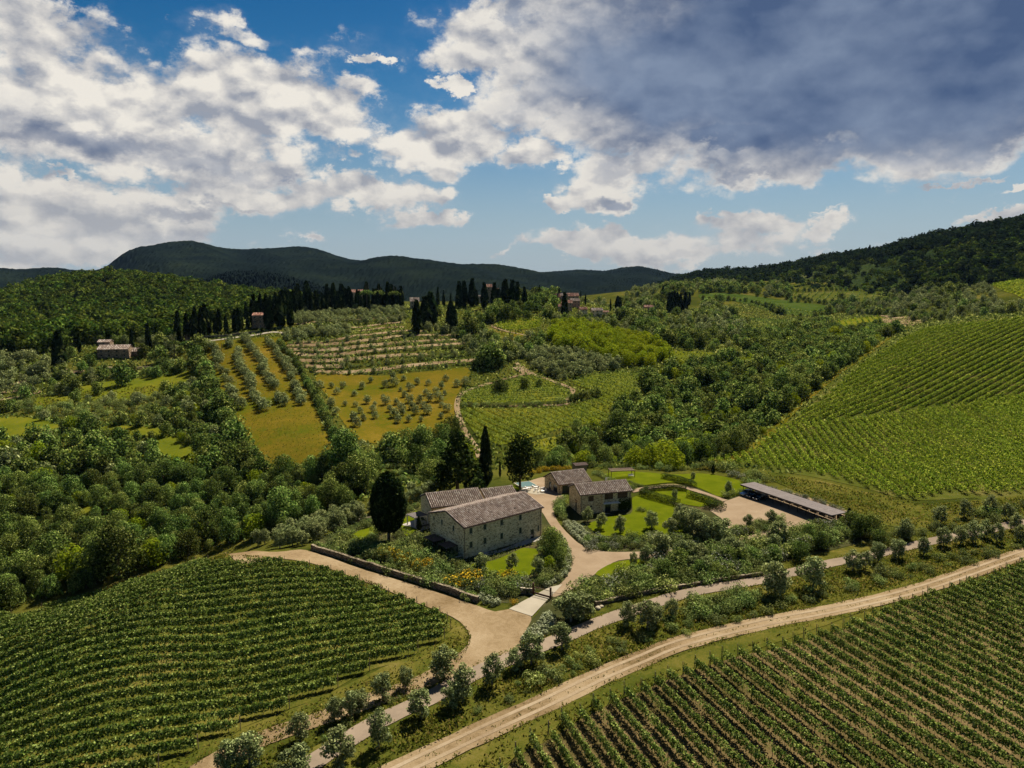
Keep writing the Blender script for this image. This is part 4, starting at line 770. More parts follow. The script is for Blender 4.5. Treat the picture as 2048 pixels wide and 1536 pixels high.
# far right country
PA('broadleaf_tree', ['oakfar', 'oakfar', 'olivefar'], c6([(0, 680), (60, 670), (200, 760), (300, 860), (280, 900), (100, 880), (0, 800)]), 8, 7, 'dark valley tree', 'trees of the near valley floor')
PA('broadleaf_tree', ['oakfar', 'olivefar', 'olivefar'], c6([(780, 700), (900, 640), (1200, 600), (1500, 560), (1830, 560), (1880, 640), (2110, 700), (2110, 745), (1700, 750), (1400, 790), (1150, 740), (900, 740)]), 11, 6.5, 'grey-green hillside tree', 'hillside orchard behind the right vineyard', keep=.85, excl=XF)
PA('broadleaf_tree', 'oakfar', c5([(1220, 400), (1400, 440), (1500, 560), (1700, 560), (1780, 640), (1600, 640), (1480, 600), (1300, 500), (1180, 440)]), 8, 7.5, 'dark tree right of the village', 'trees right of the village')
PA('broadleaf_tree', ['oakfar', 'olivefar'], c5([(1060, 420), (1250, 440), (1400, 520), (1480, 580), (1300, 560), (1150, 500), (780, 480), (800, 440)]), 8, 5, 'small tree below the village', 'orchard below the village', keep=.8)
PX('broadleaf_tree', 'oakfar', c6([(105, 660, 12), (1790, 530, 14), (1445, 590, 14), (1565, 600, 14), (1210, 590, 10), (1610, 670, 13), (950, 670, 12), (800, 730, 11), (880, 650, 12)]), 12, 'lone dark field tree', 'lone trees on the far fields')
PA('broadleaf_tree', 'oakfar', c5([(1330, 330), (1480, 300), (1500, 240), (1700, 250), (1900, 240), (2000, 270), (1700, 290), (1600, 330), (1500, 380), (1400, 390)]), 14, 9, 'far dark valley tree', 'far trees along the valley', keep=.8)
PA('broadleaf_tree', ['oakfar', 'olivefar'], c3([(560, 470), (900, 455), (1150, 440), (1160, 560), (900, 500), (620, 480)]), 7, 5.5, 'pale green tree behind the left villa', 'trees behind the left villa')
PA('broadleaf_tree', ['oakfar', 'oakfar', 'olivefar'], c6([(-250, 500), (0, 520), (560, 560), (560, 640), (200, 600), (0, 590), (-250, 600)]), 13, 8, 'scattered far valley tree', 'scattered trees of the far valley', keep=.8)
PA('broadleaf_tree', ['oakfar', 'olivefar'], c5([(950, 260), (1300, 240), (1500, 230), (1300, 380), (1100, 330), (1000, 320)]), 12, 7, 'scattered tree behind the village', 'scattered trees behind the village', keep=.8)
for l in ([(0, 640), (300, 660), (520, 740), (760, 745)], [(0, 590), (200, 592), (420, 610), (640, 640), (850, 680)], [(560, 655), (850, 662), (1150, 655)], [(700, 740), (900, 720), (1130, 735)], [(560, 585), (850, 580), (1180, 585)]): PL('broadleaf_tree', 'oakfar', c6(l), 7, 6, 'far hedgerow tree', 'far hedgerows', wide=3, var=.3)
PA('broadleaf_tree', ['oakfar', 'olivefar'], c5([(1130, 400), (1700, 420), (2000, 480), (2040, 620), (1800, 640), (1500, 580), (1300, 480)]), 11, 6, 'tree in the right middle valley', 'trees of the right middle valley', keep=.75)
# forest hill on the left
PA('broadleaf_tree', 'forest', [(-120, 735), (0, 722), (90, 712), (170, 690), (280, 682), (360, 680), (400, 650), (470, 640), (560, 625), (640, 605), (560, 585), (450, 586), (350, 562), (240, 549), (120, 556), (-120, 600)], 9.0, 11., 'tree of the forest hill', 'forest covering the left hill', var=.2, jit=.5)
# woods on the right-hand hills, on the built slopes
rr = np.random.default_rng(21); ny_, nx_ = RH.shape[:2]
for _ in range(7500):
    t = rr.random(); j = int(rr.random() ** .8 * 80); i = int(rr.random() * (nx_ - 1)); p = RH[min(j, 80), i]
    dens = .5 + .5 * math.sin(p[0] / 90 + 2 * math.sin(p[1] / 110)); 
    if rr.random() > (.2 + .8 * dens if j < 52 else 1.): continue
    dark = rr.random() < (.85 if j > 50 else .3)
    plant('broadleaf_tree', 'fardark' if dark else 'forest', p[0] + rr.normal() * 2, p[1] + rr.normal() * 2, (11 if dark else 8) * (1 + rr.normal() * .25) / 8, 'tree on the right-hand hills', 'woods on the right-hand hills', 1.1, z=p[2] - 1.)
for _ in range(330):
    j = rr.integers(60, 80); i = int(rr.random() * (nx_ - 1)); p = RH[j, i]; plant('cypress_tree', 'cypressfar', p[0], p[1], (10 + rr.normal() * 3) / 12, 'ridge-line cypress', 'cypresses on the right-hand hills', 1.6, z=p[2] - 1)

# ---- olives by the road
OG = 'olive trees along the road'
PX('olive_tree', 'olive', [(601, 1484, 4.2), (669, 1443, 3.6), (703, 1436, 3.9), (720, 1426, 3.4), (765, 1399, 4.0), (811, 1376, 3.2), (885, 1360, 5.2, 1.15), (676, 1534, 5.4, 1.1), (758, 1496, 5.0, .9), (840, 1438, 4.4, 1.1), (905, 1415, 4.0), (925, 1405, 5.6, .9), (984, 1372, 4.8, .95), (1028, 1342, 3.8), (1062, 1330, 5.2, 1.1), (1124, 1300, 4.6, 1.1), (594, 1560, 4.4, 1.3), (500, 1535, 4.5, 1.2), (460, 1545, 4.2, 1.1), (1142, 1243, 5.2, 1.5), (1165, 1235, 4.6, 1.4)], 4.4, 'olive tree beside the road', OG)
PX('olive_tree', 'olive', [(1552, 1192, 6.8, 1.15), (1626, 1180, 6.6, 1.1), (1312, 1250, 4, .9), (1295, 1262, 5.4, 1.1), (1254, 1252, 4.6), (1705, 1143, 4.6, 1.1), (1755, 1126, 4.6), (1796, 1118, 4.4, 1.1), (1887, 1093, 4.6), (1945, 1085, 4.8, 1.1), (1995, 1085, 4.6), (2032, 1064, 4.6), (1809, 1078, 5), (1879, 1048, 4.6, 1.1), (1929, 1036, 4.6), (1978, 1028, 4.8), (2015, 1040, 4.2), (1730, 1140, 4), (1848, 1110, 4), (1920, 1090, 4.2), (1968, 1075, 4.4), (2040, 1085, 4.2), (1345, 1235, 3.6)], 4.6, 'olive tree on the verge right of the gate', OG)
# ---- the garden
GT = 'small trees on the garden lawns'
PX('olive_tree', 'olive', [(962, 1151, 4.6, 1.05), (1024, 1143, 3.8), (1076, 1154, 4.2, .9), (1202, 1058, 3.9), (1240, 1068, 4.6, .95), (1302, 1058, 4.6), (1342, 1074, 4.6, 1.1), (1267, 1133, 3.2, .8), (1320, 1118, 6.0, 1.15), (1386, 962, 2.8, .8), (1458, 988, 3.8, .9), (1349, 998, 2.8, .9), (1174, 1044, 3.8, 1.1), (1372, 1064, 6.4, 1.2), (1392, 1074, 6.6, 1.2), (1412, 1084, 6., 1.2), (1436, 1090, 6.6, 1.25), (1360, 1050, 5.2, 1.2), (1497, 1056, 3.4), (1543, 1050, 3.8), (1290, 1128, 4, 1.1)], 4.2, 'small olive tree on the lawn', GT)
PX('broadleaf_tree', 'oak', [(1108, 1120, 7.4, .82), (1098, 1108, 6.2, .8), (1120, 1132, 4.6, .8)], 6, 'bushy dark tree at the lawn corner', 'dark trees beside the drive')
PX('broadleaf_tree', 'bright', [(1100, 1140, 3)], 3, 'light green sapling at the lawn corner', 'saplings')
PX('cypress_tree', 'cypress', [(838, 1062, 3.6, 1.6), (1426, 948, 3, 1.8), (1697, 1050, 4.2, 2.)], 3.6, 'stubby dark conifer', 'stubby garden conifers')
SG = 'flowering shrubs in the garden beds'
PX('shrub', 'yellow', [(779, 1118, 2.6), (803, 1126, 2.6), (816, 1134, 2.2), (854, 1143, 2.8, 1.1), (932, 1172, 3.1, 1.3), (1010, 1168, 2.5, 1.2), (885, 1038, 1.2), (850, 998, 2., 1.4), (838, 1002, 2., 1.5), (826, 1008, 1.8, 1.5), (860, 994, 1.8, 1.4), (1030, 1208, 1., 1.)], 3, 'golden blossoming shrub', 'golden shrubs in the garden')
PL('shrub', 'yellow', [(1062, 950), (1085, 943), (1120, 940), (1150, 936)], 1.7, 1.5, 'yellow border shrub', 'yellow border by the pool')
PX('shrub', 'white', [(1046, 1180, 2.4, 1.1), (960, 1178, 2., 1.1), (877, 1160, 1.9), (1105, 1248, 1.), (1230, 1175, 2.4, 1.5), (1215, 1180, 2.2, 1.4), (1250, 1172, 2., 1.3), (1180, 1100, 1.8), (1352, 1132, 2.2, 1.3), (1366, 1128, 2.), (1560, 1078, 2.), (1466, 952, 1.8, 1.2), (1478, 955, 1.6, 1.2), (928, 1186, 1.2)], 2, 'white blossoming shrub', 'white shrubs in the garden')
bedA = [(640, 1098), (700, 1068), (770, 1040), (765, 1075), (720, 1095), (705, 1094), (770, 1100), (830, 1080), (870, 1085), (900, 1110), (925, 1125), (945, 1155), (1000, 1160), (1045, 1160), (1060, 1182), (1035, 1198), (960, 1192), (840, 1150), (740, 1118)]
lawnx = [smooth_line(GP(l), 1.5, closed=True) for l in LW]; drive = smooth_line(GP(GR), 2., closed=True)
PA('shrub', ['shrub', 'shrub', 'shrub', 'sage'], bedA, 1.75, 1.8, 'leafy garden shrub', 'shrubs in the front garden bed', excl=lawnx, var=.3, sxy=.95)
PA('shrub', ['shrub', 'sage'], [(690, 1060), (760, 1035), (800, 1015), (862, 990), (862, 1003), (820, 1022), (790, 1040), (765, 1046), (700, 1064)], 1.7, 1.2, 'clipped lavender-grey shrub', 'border shrubs behind the left lawns', excl=lawnx, var=.2)
PL('shrub', 'sage', [(760, 1048), (785, 1050), (800, 1075), (805, 1088)], 1.2, 1.3, 'grey lavender shrub', 'lavender around the big cypress')
PA('shrub', ['shrub', 'shrub', 'sage'], [(1082, 1080), (1112, 1072), (1128, 1090), (1136, 1125), (1128, 1150), (1112, 1165), (1070, 1178), (1066, 1160), (1080, 1148), (1082, 1110)], 1.7, 1.3, 'low shrub beside the drive', 'shrubs left of the drive', excl=lawnx + [drive])
PA('shrub', ['shrub', 'shrub', 'sage', 'white'], [(1165, 1078), (1300, 1080), (1370, 1078), (1420, 1070), (1460, 1066), (1500, 1060), (1490, 1072), (1405, 1090), (1290, 1100), (1209, 1100), (1180, 1092)], 1.8, 1.6, 'rounded bed shrub', 'shrubs below the barn lawn', excl=lawnx + [drive], var=.3)
PA('shrub', ['shrub', 'sage', 'shrub'], [(1455, 1068), (1500, 1050), (1560, 1040), (1568, 1052), (1530, 1065), (1470, 1080)], 1.5, 1.4, 'green shrub in the court bed', 'shrubs in the gravel court bed', excl=[drive])
PA('shrub', ['shrub', 'shrub', 'shrub', 'shrub', 'sage', 'shrub', 'shrub', 'shrub', 'white'], [(1110, 1222), (1140, 1195), (1190, 1168), (1215, 1155), (1290, 1142), (1300, 1124), (1405, 1108), (1560, 1075), (1600, 1062), (1700, 1050), (1735, 1062), (1700, 1080), (1600, 1105), (1520, 1135), (1430, 1160), (1310, 1175), (1200, 1200)], 1.95, 2.1, 'bushy hedge shrub above the road', 'shrubs between the drive and the road', excl=lawnx + [drive], var=.3, sxy=1.)
PA('broadleaf_tree', 'oak', [(1310, 1165), (1350, 1125), (1450, 1110), (1580, 1080), (1690, 1058), (1720, 1072), (1600, 1110), (1500, 1140), (1420, 1160)], 5.2, 3.6, 'bushy young tree above the road', 'young trees between the drive and the road', sxy=1.15, var=.2)
PA('olive_tree', 'olive', [(1320, 1150), (1350, 1125), (1450, 1110), (1560, 1085), (1560, 1110), (1420, 1150)], 5, 4.2, 'bushy olive above the road wall', 'olives between the drive and the road', sxy=1.2, var=.15)
PX('broadleaf_tree', 'oak', [(1722, 1078, 6), (1745, 1072, 5.5), (1700, 1062, 5), (1760, 1095, 4.5), (1640, 1100, 4.5), (1600, 1120, 4.5)], 5, 'dark bushy tree at the road bend', 'trees at the road bend', sxy=1.1)
for l, g in (([(1120, 1078), (1131, 1095), (1137, 1118), (1135, 1142), (1128, 1152)], 'round bushes along the drive'), ([(1126, 1082), (1128, 1100), (1130, 1120), (1127, 1140)], 'round bushes along the drive'), ([(1122, 1156), (1108, 1166), (1094, 1174)], 'round bushes along the drive'),
             ([(1130, 1052), (1142, 1066), (1158, 1080), (1172, 1092)], 'round bushes below the barn'), ([(1136, 1048), (1150, 1062), (1166, 1074), (1182, 1086)], 'round bushes below the barn'), ([(1146, 1048), (1160, 1060), (1176, 1072)], 'round bushes below the barn'),
             ([(1352, 1092), (1380, 1086), (1402, 1086)], 'round bushes below the barn lawn'), ([(1358, 1096), (1384, 1092), (1404, 1090)], 'round bushes below the barn lawn'),
             ([(1048, 1282), (1062, 1266), (1080, 1250), (1096, 1232)], 'round bushes beside the gate'), ([(1060, 1284), (1074, 1268), (1092, 1252), (1106, 1238)], 'round bushes beside the gate'), ([(1072, 1286), (1088, 1270), (1102, 1256)], 'round bushes beside the gate'), ([(957, 1200), (972, 1207), (985, 1212)], 'round bushes by the corner wall'), ([(965, 1196), (980, 1202), (995, 1208)], 'round bushes by the corner wall')):
    PL('round_bush', 'ball', l, 1.15, 1.15, 'clipped grey-green ball bush', g, jit=.08, var=.1, sxy=1.1)
PA('shrub', 'shrub', [(1104, 1012), (1128, 1005), (1134, 1020), (1128, 1040), (1116, 1038)], 1.5, 1.6, 'dense shrub beside the barn', 'shrubs beside the barn', excl=[drive])
PX('shrub', 'shrub', [(1278, 1022, 1.2), (1286, 1024, 1.1), (1500, 968, 2.2, 1.2), (1510, 972, 2., 1.2), (1490, 966, 1.8)], 1.5, 'dark shrub', 'shrubs around the upper lawns')
PL('shrub', 'white', [(1520, 975), (1580, 990), (1640, 1008), (1690, 1026)], 1.5, 1.2, 'pale flowering shrub behind the carport', 'pale shrubs behind the carport', wide=.5)
PL('shrub', 'sage', [(1256, 965), (1275, 972), (1295, 978)], 1., .8, 'lavender tuft', 'lavender on the upper lawn')
PL('shrub', 'shrub', [(1268, 980), (1220, 962), (1190, 948)], 1.3, 1.2, 'grey-green border shrub', 'border shrubs behind the barn')
PL('shrub', 'shrub', [(1448, 996), (1480, 988), (1500, 984)], 1.3, 1.4, 'tufted green shrub', 'shrubs before the carport')
PL('shrub', 'shrub', [(632, 1098), (690, 1116), (731, 1129), (790, 1147), (841, 1163), (900, 1181), (950, 1200)], 1.5, 1.3, 'shrub spilling over the retaining wall', 'shrubs along the retaining wall', jit=.4, var=.35, sxy=1.3)
PL('shrub', 'shrub', [(1200, 1206), (1240, 1196), (1304, 1182), (1380, 1170), (1450, 1158), (1520, 1148)], 1.6, 1.5, 'shrub hanging over the roadside wall', 'shrubs along the roadside wall', jit=.35, var=.35, sxy=1.3)
# verge growth
PA('shrub', ['shrub', 'shrub', 'sage'], [(880, 1430), (1000, 1385), (1110, 1325), (1250, 1275), (1400, 1222), (1540, 1195), (1700, 1160), (1880, 1118), (2080, 1075), (2080, 1095), (1880, 1145), (1700, 1185), (1500, 1240), (1300, 1290), (1100, 1370), (950, 1435)], 2.5, 1.05, 'wild roadside bush', 'wild bushes between the road and the dirt track', var=.4, sxy=1.15, keep=.8)
PA('shrub', 'shrub', [(1370, 1215), (1470, 1190), (1530, 1195), (1480, 1225), (1390, 1238)], 1.5, 1.8, 'dense roadside bush', 'dense bushes by the road', var=.2)
PA('shrub', ['shrub', 'sage'], [(1700, 1090), (1830, 1060), (2000, 1020), (2080, 1008), (2080, 1030), (1900, 1068), (1760, 1100)], 3, 1.4, 'wild bush above the road', 'wild bushes above the road', var=.4)
PA('shrub', 'shrub', [(500, 1570), (600, 1500), (720, 1430), (850, 1372), (900, 1375), (740, 1440), (620, 1515), (540, 1580)], 3.2, .8, 'low verge bush', 'low bushes left of the road', var=.4)

def carpet(name, px, n_m2, size, h, m, label, seed, world=None, keepfn=None, excl=(), parent=None):
    P = world if world is not None else GP(px); r = np.random.default_rng(seed)
    a = 0.5 * abs(np.dot(P[:, 0], np.roll(P[:, 1], 1)) - np.dot(P[:, 1], np.roll(P[:, 0], 1))); bb = (P[:, 0].max() - P[:, 0].min()) * (P[:, 1].max() - P[:, 1].min())
    n = int(bb * n_m2); print('CARPET', label, n, round(P[:, 1].max())); n = min(n, 900000); q = np.c_[r.uniform(P[:, 0].min(), P[:, 0].max(), n), r.uniform(P[:, 1].min(), P[:, 1].max(), n)]; q = q[inpoly(q, P)]
    for e in excl: q = q[~inpoly(q, e)]
    cl = np.sin(q[:, 0] * .31 + 2.3 * np.sin(q[:, 1] * .13)) + np.sin(q[:, 1] * .27 + q[:, 0] * .17 + 2 * np.sin(q[:, 0] * .07)) + r.normal(size=len(q)) * 1.6
    q = q[cl > -.3]; n = len(q); z = Hxy(q[:, 0], q[:, 1]) + h * r.random(n) ** 1.5 + .05
    nr = r.normal(size=(n, 3)) * np.array([1, 1, .5]) + np.array([0, 0, .35])
    v, f = quads(np.c_[q, z], nr, size, r, 1.9, up=1.2)
    tag(link(name, np_mesh(name, v, f), m), label, 'grass', kind='stuff')
roadw = GP(ROAD); 
def band(px, w):
    P = smooth_line(GP(px), 4.); t = np.gradient(P, axis=0); t /= np.linalg.norm(t, axis=1)[:, None]; n = np.c_[-t[:, 1], t[:, 0]] * w / 2
    return np.vstack([P + n, (P - n)[::-1]])
rb, tb = band(ROAD, 4.8), band(TRACK, 4.6)
carpet('long_grass', [(560, 1600), (700, 1500), (870, 1400), (990, 1345), (1110, 1295), (1250, 1245), (1380, 1205), (1550, 1165), (1700, 1130), (1880, 1090), (2100, 1040), (2100, 1095), (1880, 1150), (1700, 1195), (1500, 1250), (1300, 1300), (1100, 1370), (950, 1440), (800, 1520), (760, 1600)], 16, .30, .42, LM['grass'], 'rough grass and weeds between the road and the dirt track', 1, excl=[rb, tb])
carpet('long_grass', [(850, 1600), (1000, 1490), (1200, 1390), (1500, 1290), (1760, 1200), (2100, 1090), (2100, 1120), (1880, 1180), (1640, 1245), (1400, 1325), (1190, 1425), (1045, 1505), (990, 1560), (960, 1600)], 10, .28, .32, LM['grass'], 'tufted grass along the lower right vineyard', 2, excl=[tb])
carpet('long_grass', [(420, 1560), (560, 1490), (720, 1420), (860, 1368), (900, 1372), (750, 1440), (620, 1515), (520, 1600)], 10, .28, .30, LM['grass'], 'grass on the verge left of the road', 3, excl=[rb])
carpet('long_grass', [(300, 1545), (450, 1472), (640, 1400), (800, 1330), (905, 1270), (925, 1290), (870, 1345), (760, 1385), (640, 1425), (520, 1470), (400, 1525), (340, 1570)], 12, .24, .25, LM['grass'], 'thin grass below the lower left vineyard', 4)
carpet('long_grass', [(1500, 945), (1640, 965), (1750, 990), (1850, 1010), (1960, 1002), (2110, 990), (2110, 1025), (1950, 1050), (1850, 1062), (1750, 1045), (1700, 1020), (1600, 985)], 7, .38, .4, LM['grass'], 'dry grass on the bank behind the carport', 5)
carpet('long_grass', [(-40, 1275), (150, 1212), (330, 1155), (455, 1118), (450, 1104), (330, 1140), (150, 1195), (-40, 1250)], 7, .35, .4, LM['grass'], 'dry grass along the upper edge of the left vineyard', 6)
carpet('long_grass', [(1420, 940), (1500, 893), (1560, 843), (1640, 770), (1740, 700), (1830, 655), (1815, 655), (1700, 712), (1600, 790), (1530, 850), (1470, 900), (1400, 930)], 2.2, .55, .5, LM['grass'], 'dry grass on the slope edge of the big vineyard', 7)
def fringe(px, d0, d1, n_m2, label, seed, h=.22, size=.2):
    P = smooth_line(GP(px), 2.); t = np.gradient(P, axis=0); t /= np.linalg.norm(t, axis=1)[:, None]; nn = np.c_[-t[:, 1], t[:, 0]]
    r = np.random.default_rng(seed); L_ = 2. * len(P); n = int(L_ * 2 * abs(d1 - d0) * n_m2); k = r.integers(0, len(P), n); sg = r.choice([-1, 1], n); d = d0 + (d1 - d0) * r.random(n) ** .6
    q = P[k] + t[k] * r.uniform(-1, 1, n)[:, None] + nn[k] * (sg * d)[:, None]; q = q[(np.sin(q[:, 0] * .6 + 2 * np.sin(q[:, 1] * .31)) + r.normal(size=n) * .8) > -.1]; n = len(q); z = Hxy(q[:, 0], q[:, 1]) + .15 + h * r.random(n)
    v, f = quads(np.c_[q, z], r.normal(size=(n, 3)) * np.array([1, 1, .5]) + np.array([0, 0, .5]), size, r, 1.7, up=1.); tag(link('verge_grass', np_mesh('verge_grass', v, f), LM['grass']), label, 'grass', kind='stuff')
fringe(ROAD, 1.25, 2.4, 14, 'grass fringing both sides of the asphalt road', 31)
fringe(TRACK, 1.5, 2.8, 14, 'weeds along both edges of the big dirt track', 32)
fringe(TRACK, 0, .35, 6, 'thin weeds down the middle of the dirt track', 33, .1, .15)
fringe([(455, 1116), (560, 1124), (650, 1142), (720, 1165), (800, 1198), (880, 1236), (925, 1270), (905, 1320), (850, 1362), (760, 1395), (640, 1438), (520, 1480)], 0, 1.3, 16, 'weeds around the margin of the left vineyard', 34, .25, .22)
fringe([(850, 1362), (760, 1395), (640, 1438), (520, 1480), (420, 1530)], 1.0, 2.2, 12, 'weeds edging the pale earth strip', 35)
carpet('ground_cover', [(640, 1100), (700, 1055), (800, 1018), (865, 990), (870, 1085), (925, 1125), (1090, 1075), (1138, 1110), (1138, 1150), (1062, 1185), (960, 1195), (840, 1155), (740, 1120)], 9, .24, .5, LM['shrub'], 'dark ground cover in the front garden beds', 8, excl=lawnx + [drive])
carpet('ground_cover', [(1110, 1222), (1140, 1195), (1215, 1155), (1300, 1120), (1405, 1104), (1570, 1066), (1730, 1050), (1720, 1080), (1560, 1120), (1430, 1160), (1310, 1180), (1200, 1205)], 9, .26, .6, LM['shrub'], 'ground cover in the bank above the road', 9, excl=lawnx + [drive])
carpet('ground_cover', [(1130, 1055), (1160, 1048), (1290, 1078), (1420, 1070), (1500, 1062), (1405, 1096), (1290, 1104), (1209, 1104), (1160, 1088)], 9, .24, .45, LM['shrub'], 'ground cover below the barn lawn', 10, excl=lawnx + [drive])
carpet('undergrowth', wood_l, 1.3, .8, 1.2, LM['oak'], 'undergrowth beneath the left valley wood', 11, excl=XF + CLR)
carpet('undergrowth', wr, 1.0, .9, 1.4, LM['oak'], 'undergrowth beneath the ravine wood', 12, excl=XF)
allx = XF + CLR + lawnx + [drive, rb, tb, GP([(600, 1100), (860, 960), (1060, 930), (1530, 945), (1720, 1030), (1720, 1090), (1320, 1190), (1080, 1280), (960, 1230)])]
carpet('scrub', None, .75, .85, .7, LM['oak'], 'low scrub and rough grass over the middle country', 15, world=np.array([(-320, 235), (-120, 215), (0, 205), (150, 225), (330, 420), (420, 640), (300, 900), (-60, 640), (-330, 560), (-360, 400)]), excl=allx)
carpet('meadow_grass', POLY['meadow'], 2.2, .32, .15, LM['grass'], 'dry grass of the golden meadow', 13)
carpet('rough_grass', c3([(0, 860), (300, 800), (700, 760), (1300, 700), (1400, 900), (1000, 990), (600, 1000), (200, 930)]), 1.5, .55, .5, LM['grass'], 'rough grass and scrub on the left slope', 14)

# ------------------------------------------------------------------ planting is turned into objects
CATS = dict(broadleaf_tree='tree', olive_tree='olive tree', cypress_tree='cypress', pine_tree='pine', shrub='shrub', round_bush='round bush')
STUFFN = dict(broadleaf_tree='woodland', olive_tree='olive_grove', cypress_tree='cypress_grove', pine_tree='pine_grove', shrub='shrubbery', round_bush='bushes')
PH = {}     # (key, variant) -> the placed object whose mesh the stuff repeats
LABELS = []
def gn_stuff(name, items, label, cat):
    me = bpy.data.meshes.new(name); n = len(items); me.vertices.add(n)
    me.vertices.foreach_set('co', np.array([i['p'] for i in items], np.float32).ravel())
    for nm, ty, arr in (('rotv', 'FLOAT_VECTOR', [(0, 0, i['r']) for i in items]), ('scl', 'FLOAT_VECTOR', [(i['s'] * i['sxy'], i['s'] * i['sxy'], i['s']) for i in items])):
        a = me.attributes.new(nm, ty, 'POINT'); a.data.foreach_set('vector', np.array(arr, np.float32).ravel())
    keys = sorted({(i['key'], i['v']) for i in items}); ki = {k: j for j, k in enumerate(keys)}
    a = me.attributes.new('idx', 'INT', 'POINT'); a.data.foreach_set('value', np.array([ki[(i['key'], i['v'])] for i in items], np.int32))
    o = link(name, me); tag(o, label, cat, kind='stuff')
    ng = bpy.data.node_groups.new(name, 'GeometryNodeTree'); ng.interface.new_socket('Geometry', in_out='INPUT', socket_type='NodeSocketGeometry'); ng.interface.new_socket('Geometry', in_out='OUTPUT', socket_type='NodeSocketGeometry')
    N = ng.nodes; L = ng.links; gi = N.new('NodeGroupInput'); go = N.new('NodeGroupOutput'); jn = N.new('GeometryNodeJoinGeometry')
    mp = N.new('GeometryNodeMeshToPoints'); L.new(gi.outputs[0], mp.inputs[0])
    def attr(nm, t): q = N.new('GeometryNodeInputNamedAttribute'); q.data_type = t; q.inputs[0].default_value = nm; return q.outputs[0]
    ri = attr('rotv', 'FLOAT_VECTOR'); si = attr('scl', 'FLOAT_VECTOR'); ii = attr('idx', 'INT'); er = N.new('FunctionNodeEulerToRotation'); L.new(ri, er.inputs[0])
    for k, j in ki.items():
        oi = N.new('GeometryNodeObjectInfo'); oi.transform_space = 'ORIGINAL'; oi.inputs['Object'].default_value = PH[k]; oi.inputs['As Instance'].default_value = True
        cm = N.new('FunctionNodeCompare'); cm.data_type = 'INT'; cm.operation = 'EQUAL'; L.new(ii, cm.inputs[2]); cm.inputs[3].default_value = j
        ip = N.new('GeometryNodeInstanceOnPoints'); L.new(mp.outputs[0], ip.inputs['Points']); L.new(cm.outputs[0], ip.inputs['Selection']); L.new(oi.outputs['Geometry'], ip.inputs['Instance']); L.new(er.outputs[0], ip.inputs['Rotation']); L.new(si, ip.inputs['Scale']); L.new(ip.outputs[0], jn.inputs[0])
    L.new(jn.outputs[0], go.inputs[0]); md = o.modifiers.new('repeat', 'NODES'); md.node_group = ng
def make_plants():
    for kind, items in REQ.items():
        for i in items:
            i['v'] = int(rng.integers(len(PRO[i['key']]))); i['r'] = float(rng.random() * 6.28)
            z = i['z'] if i['z'] is not None else float(Hxy(i['x'], i['y'])); i['p'] = (i['x'], i['y'], z)
            px, py = proj(i['x'], i['y'], z); i['px'], i['py'] = float(px), float(py)
            i['app'] = i['s'] * SIZE[i['key']] / i['y'] * (1 if -20 < px < 2068 and py < 1560 else .01) * (.15 if i['key'] in ('forest', 'fardark') else 1)
        items.sort(key=lambda i: -i['app']); cap = {'broadleaf_tree': 290, 'shrub': 290}.get(kind, 285)
        seen = set()
        rest = {}
        for n, i in enumerate(items):
            k = (i['key'], i['v']); me, tr = PRO[i['key']][i['v']]
            if n < cap or (k not in PH):
                if tr is not None:
                    o = empty(kind, i['p'], i['r']); o.scale = (i['s'] * i['sxy'],) * 2 + (i['s'],)
                    c = link('crown', me, None, o); link('trunk', tr, None, o)
                else:
                    o = c = link(kind, me, None, None, i['p']); o.rotation_euler.z = i['r']; o.scale = (i['s'] * i['sxy'],) * 2 + (i['s'],)
                o['category'] = CATS[kind]; o['group'] = i['group']; PH.setdefault(k, c); LABELS.append([o, i['desc'], i['px'], i['py'], i['group']])
            else: rest.setdefault(i['group'], []).append(i)
        for g, l in rest.items(): gn_stuff(STUFFN[kind], l, ('further ' + g + ', too many to count')[:110], CATS[kind] + 's' if kind != 'cypress_tree' else 'cypresses')
        print('KIND', kind, len(items), len(rest), flush=True)
make_plants()

# ------------------------------------------------------------------ haze
hz = MB().box(-9500, 9500, -120, 9400, -70, 640).build('haze', None)
hm = bpy.data.materials.new('haze'); hm.use_nodes = True; n_ = hm.node_tree.nodes; n_.clear(); pv = n_.new('ShaderNodeVolumePrincipled'); mo = n_.new('ShaderNodeOutputMaterial'); hm.node_tree.links.new(pv.outputs[0], mo.inputs['Volume'])
pv.inputs['Color'].default_value = (.35, .58, 1, 1); pv.inputs['Density'].default_value = .000009; pv.inputs['Anisotropy'].default_value = .0
hz.data.materials.append(hm); hz['kind'] = 'stuff'; hz['label'] = 'thin blue haze over the whole valley'

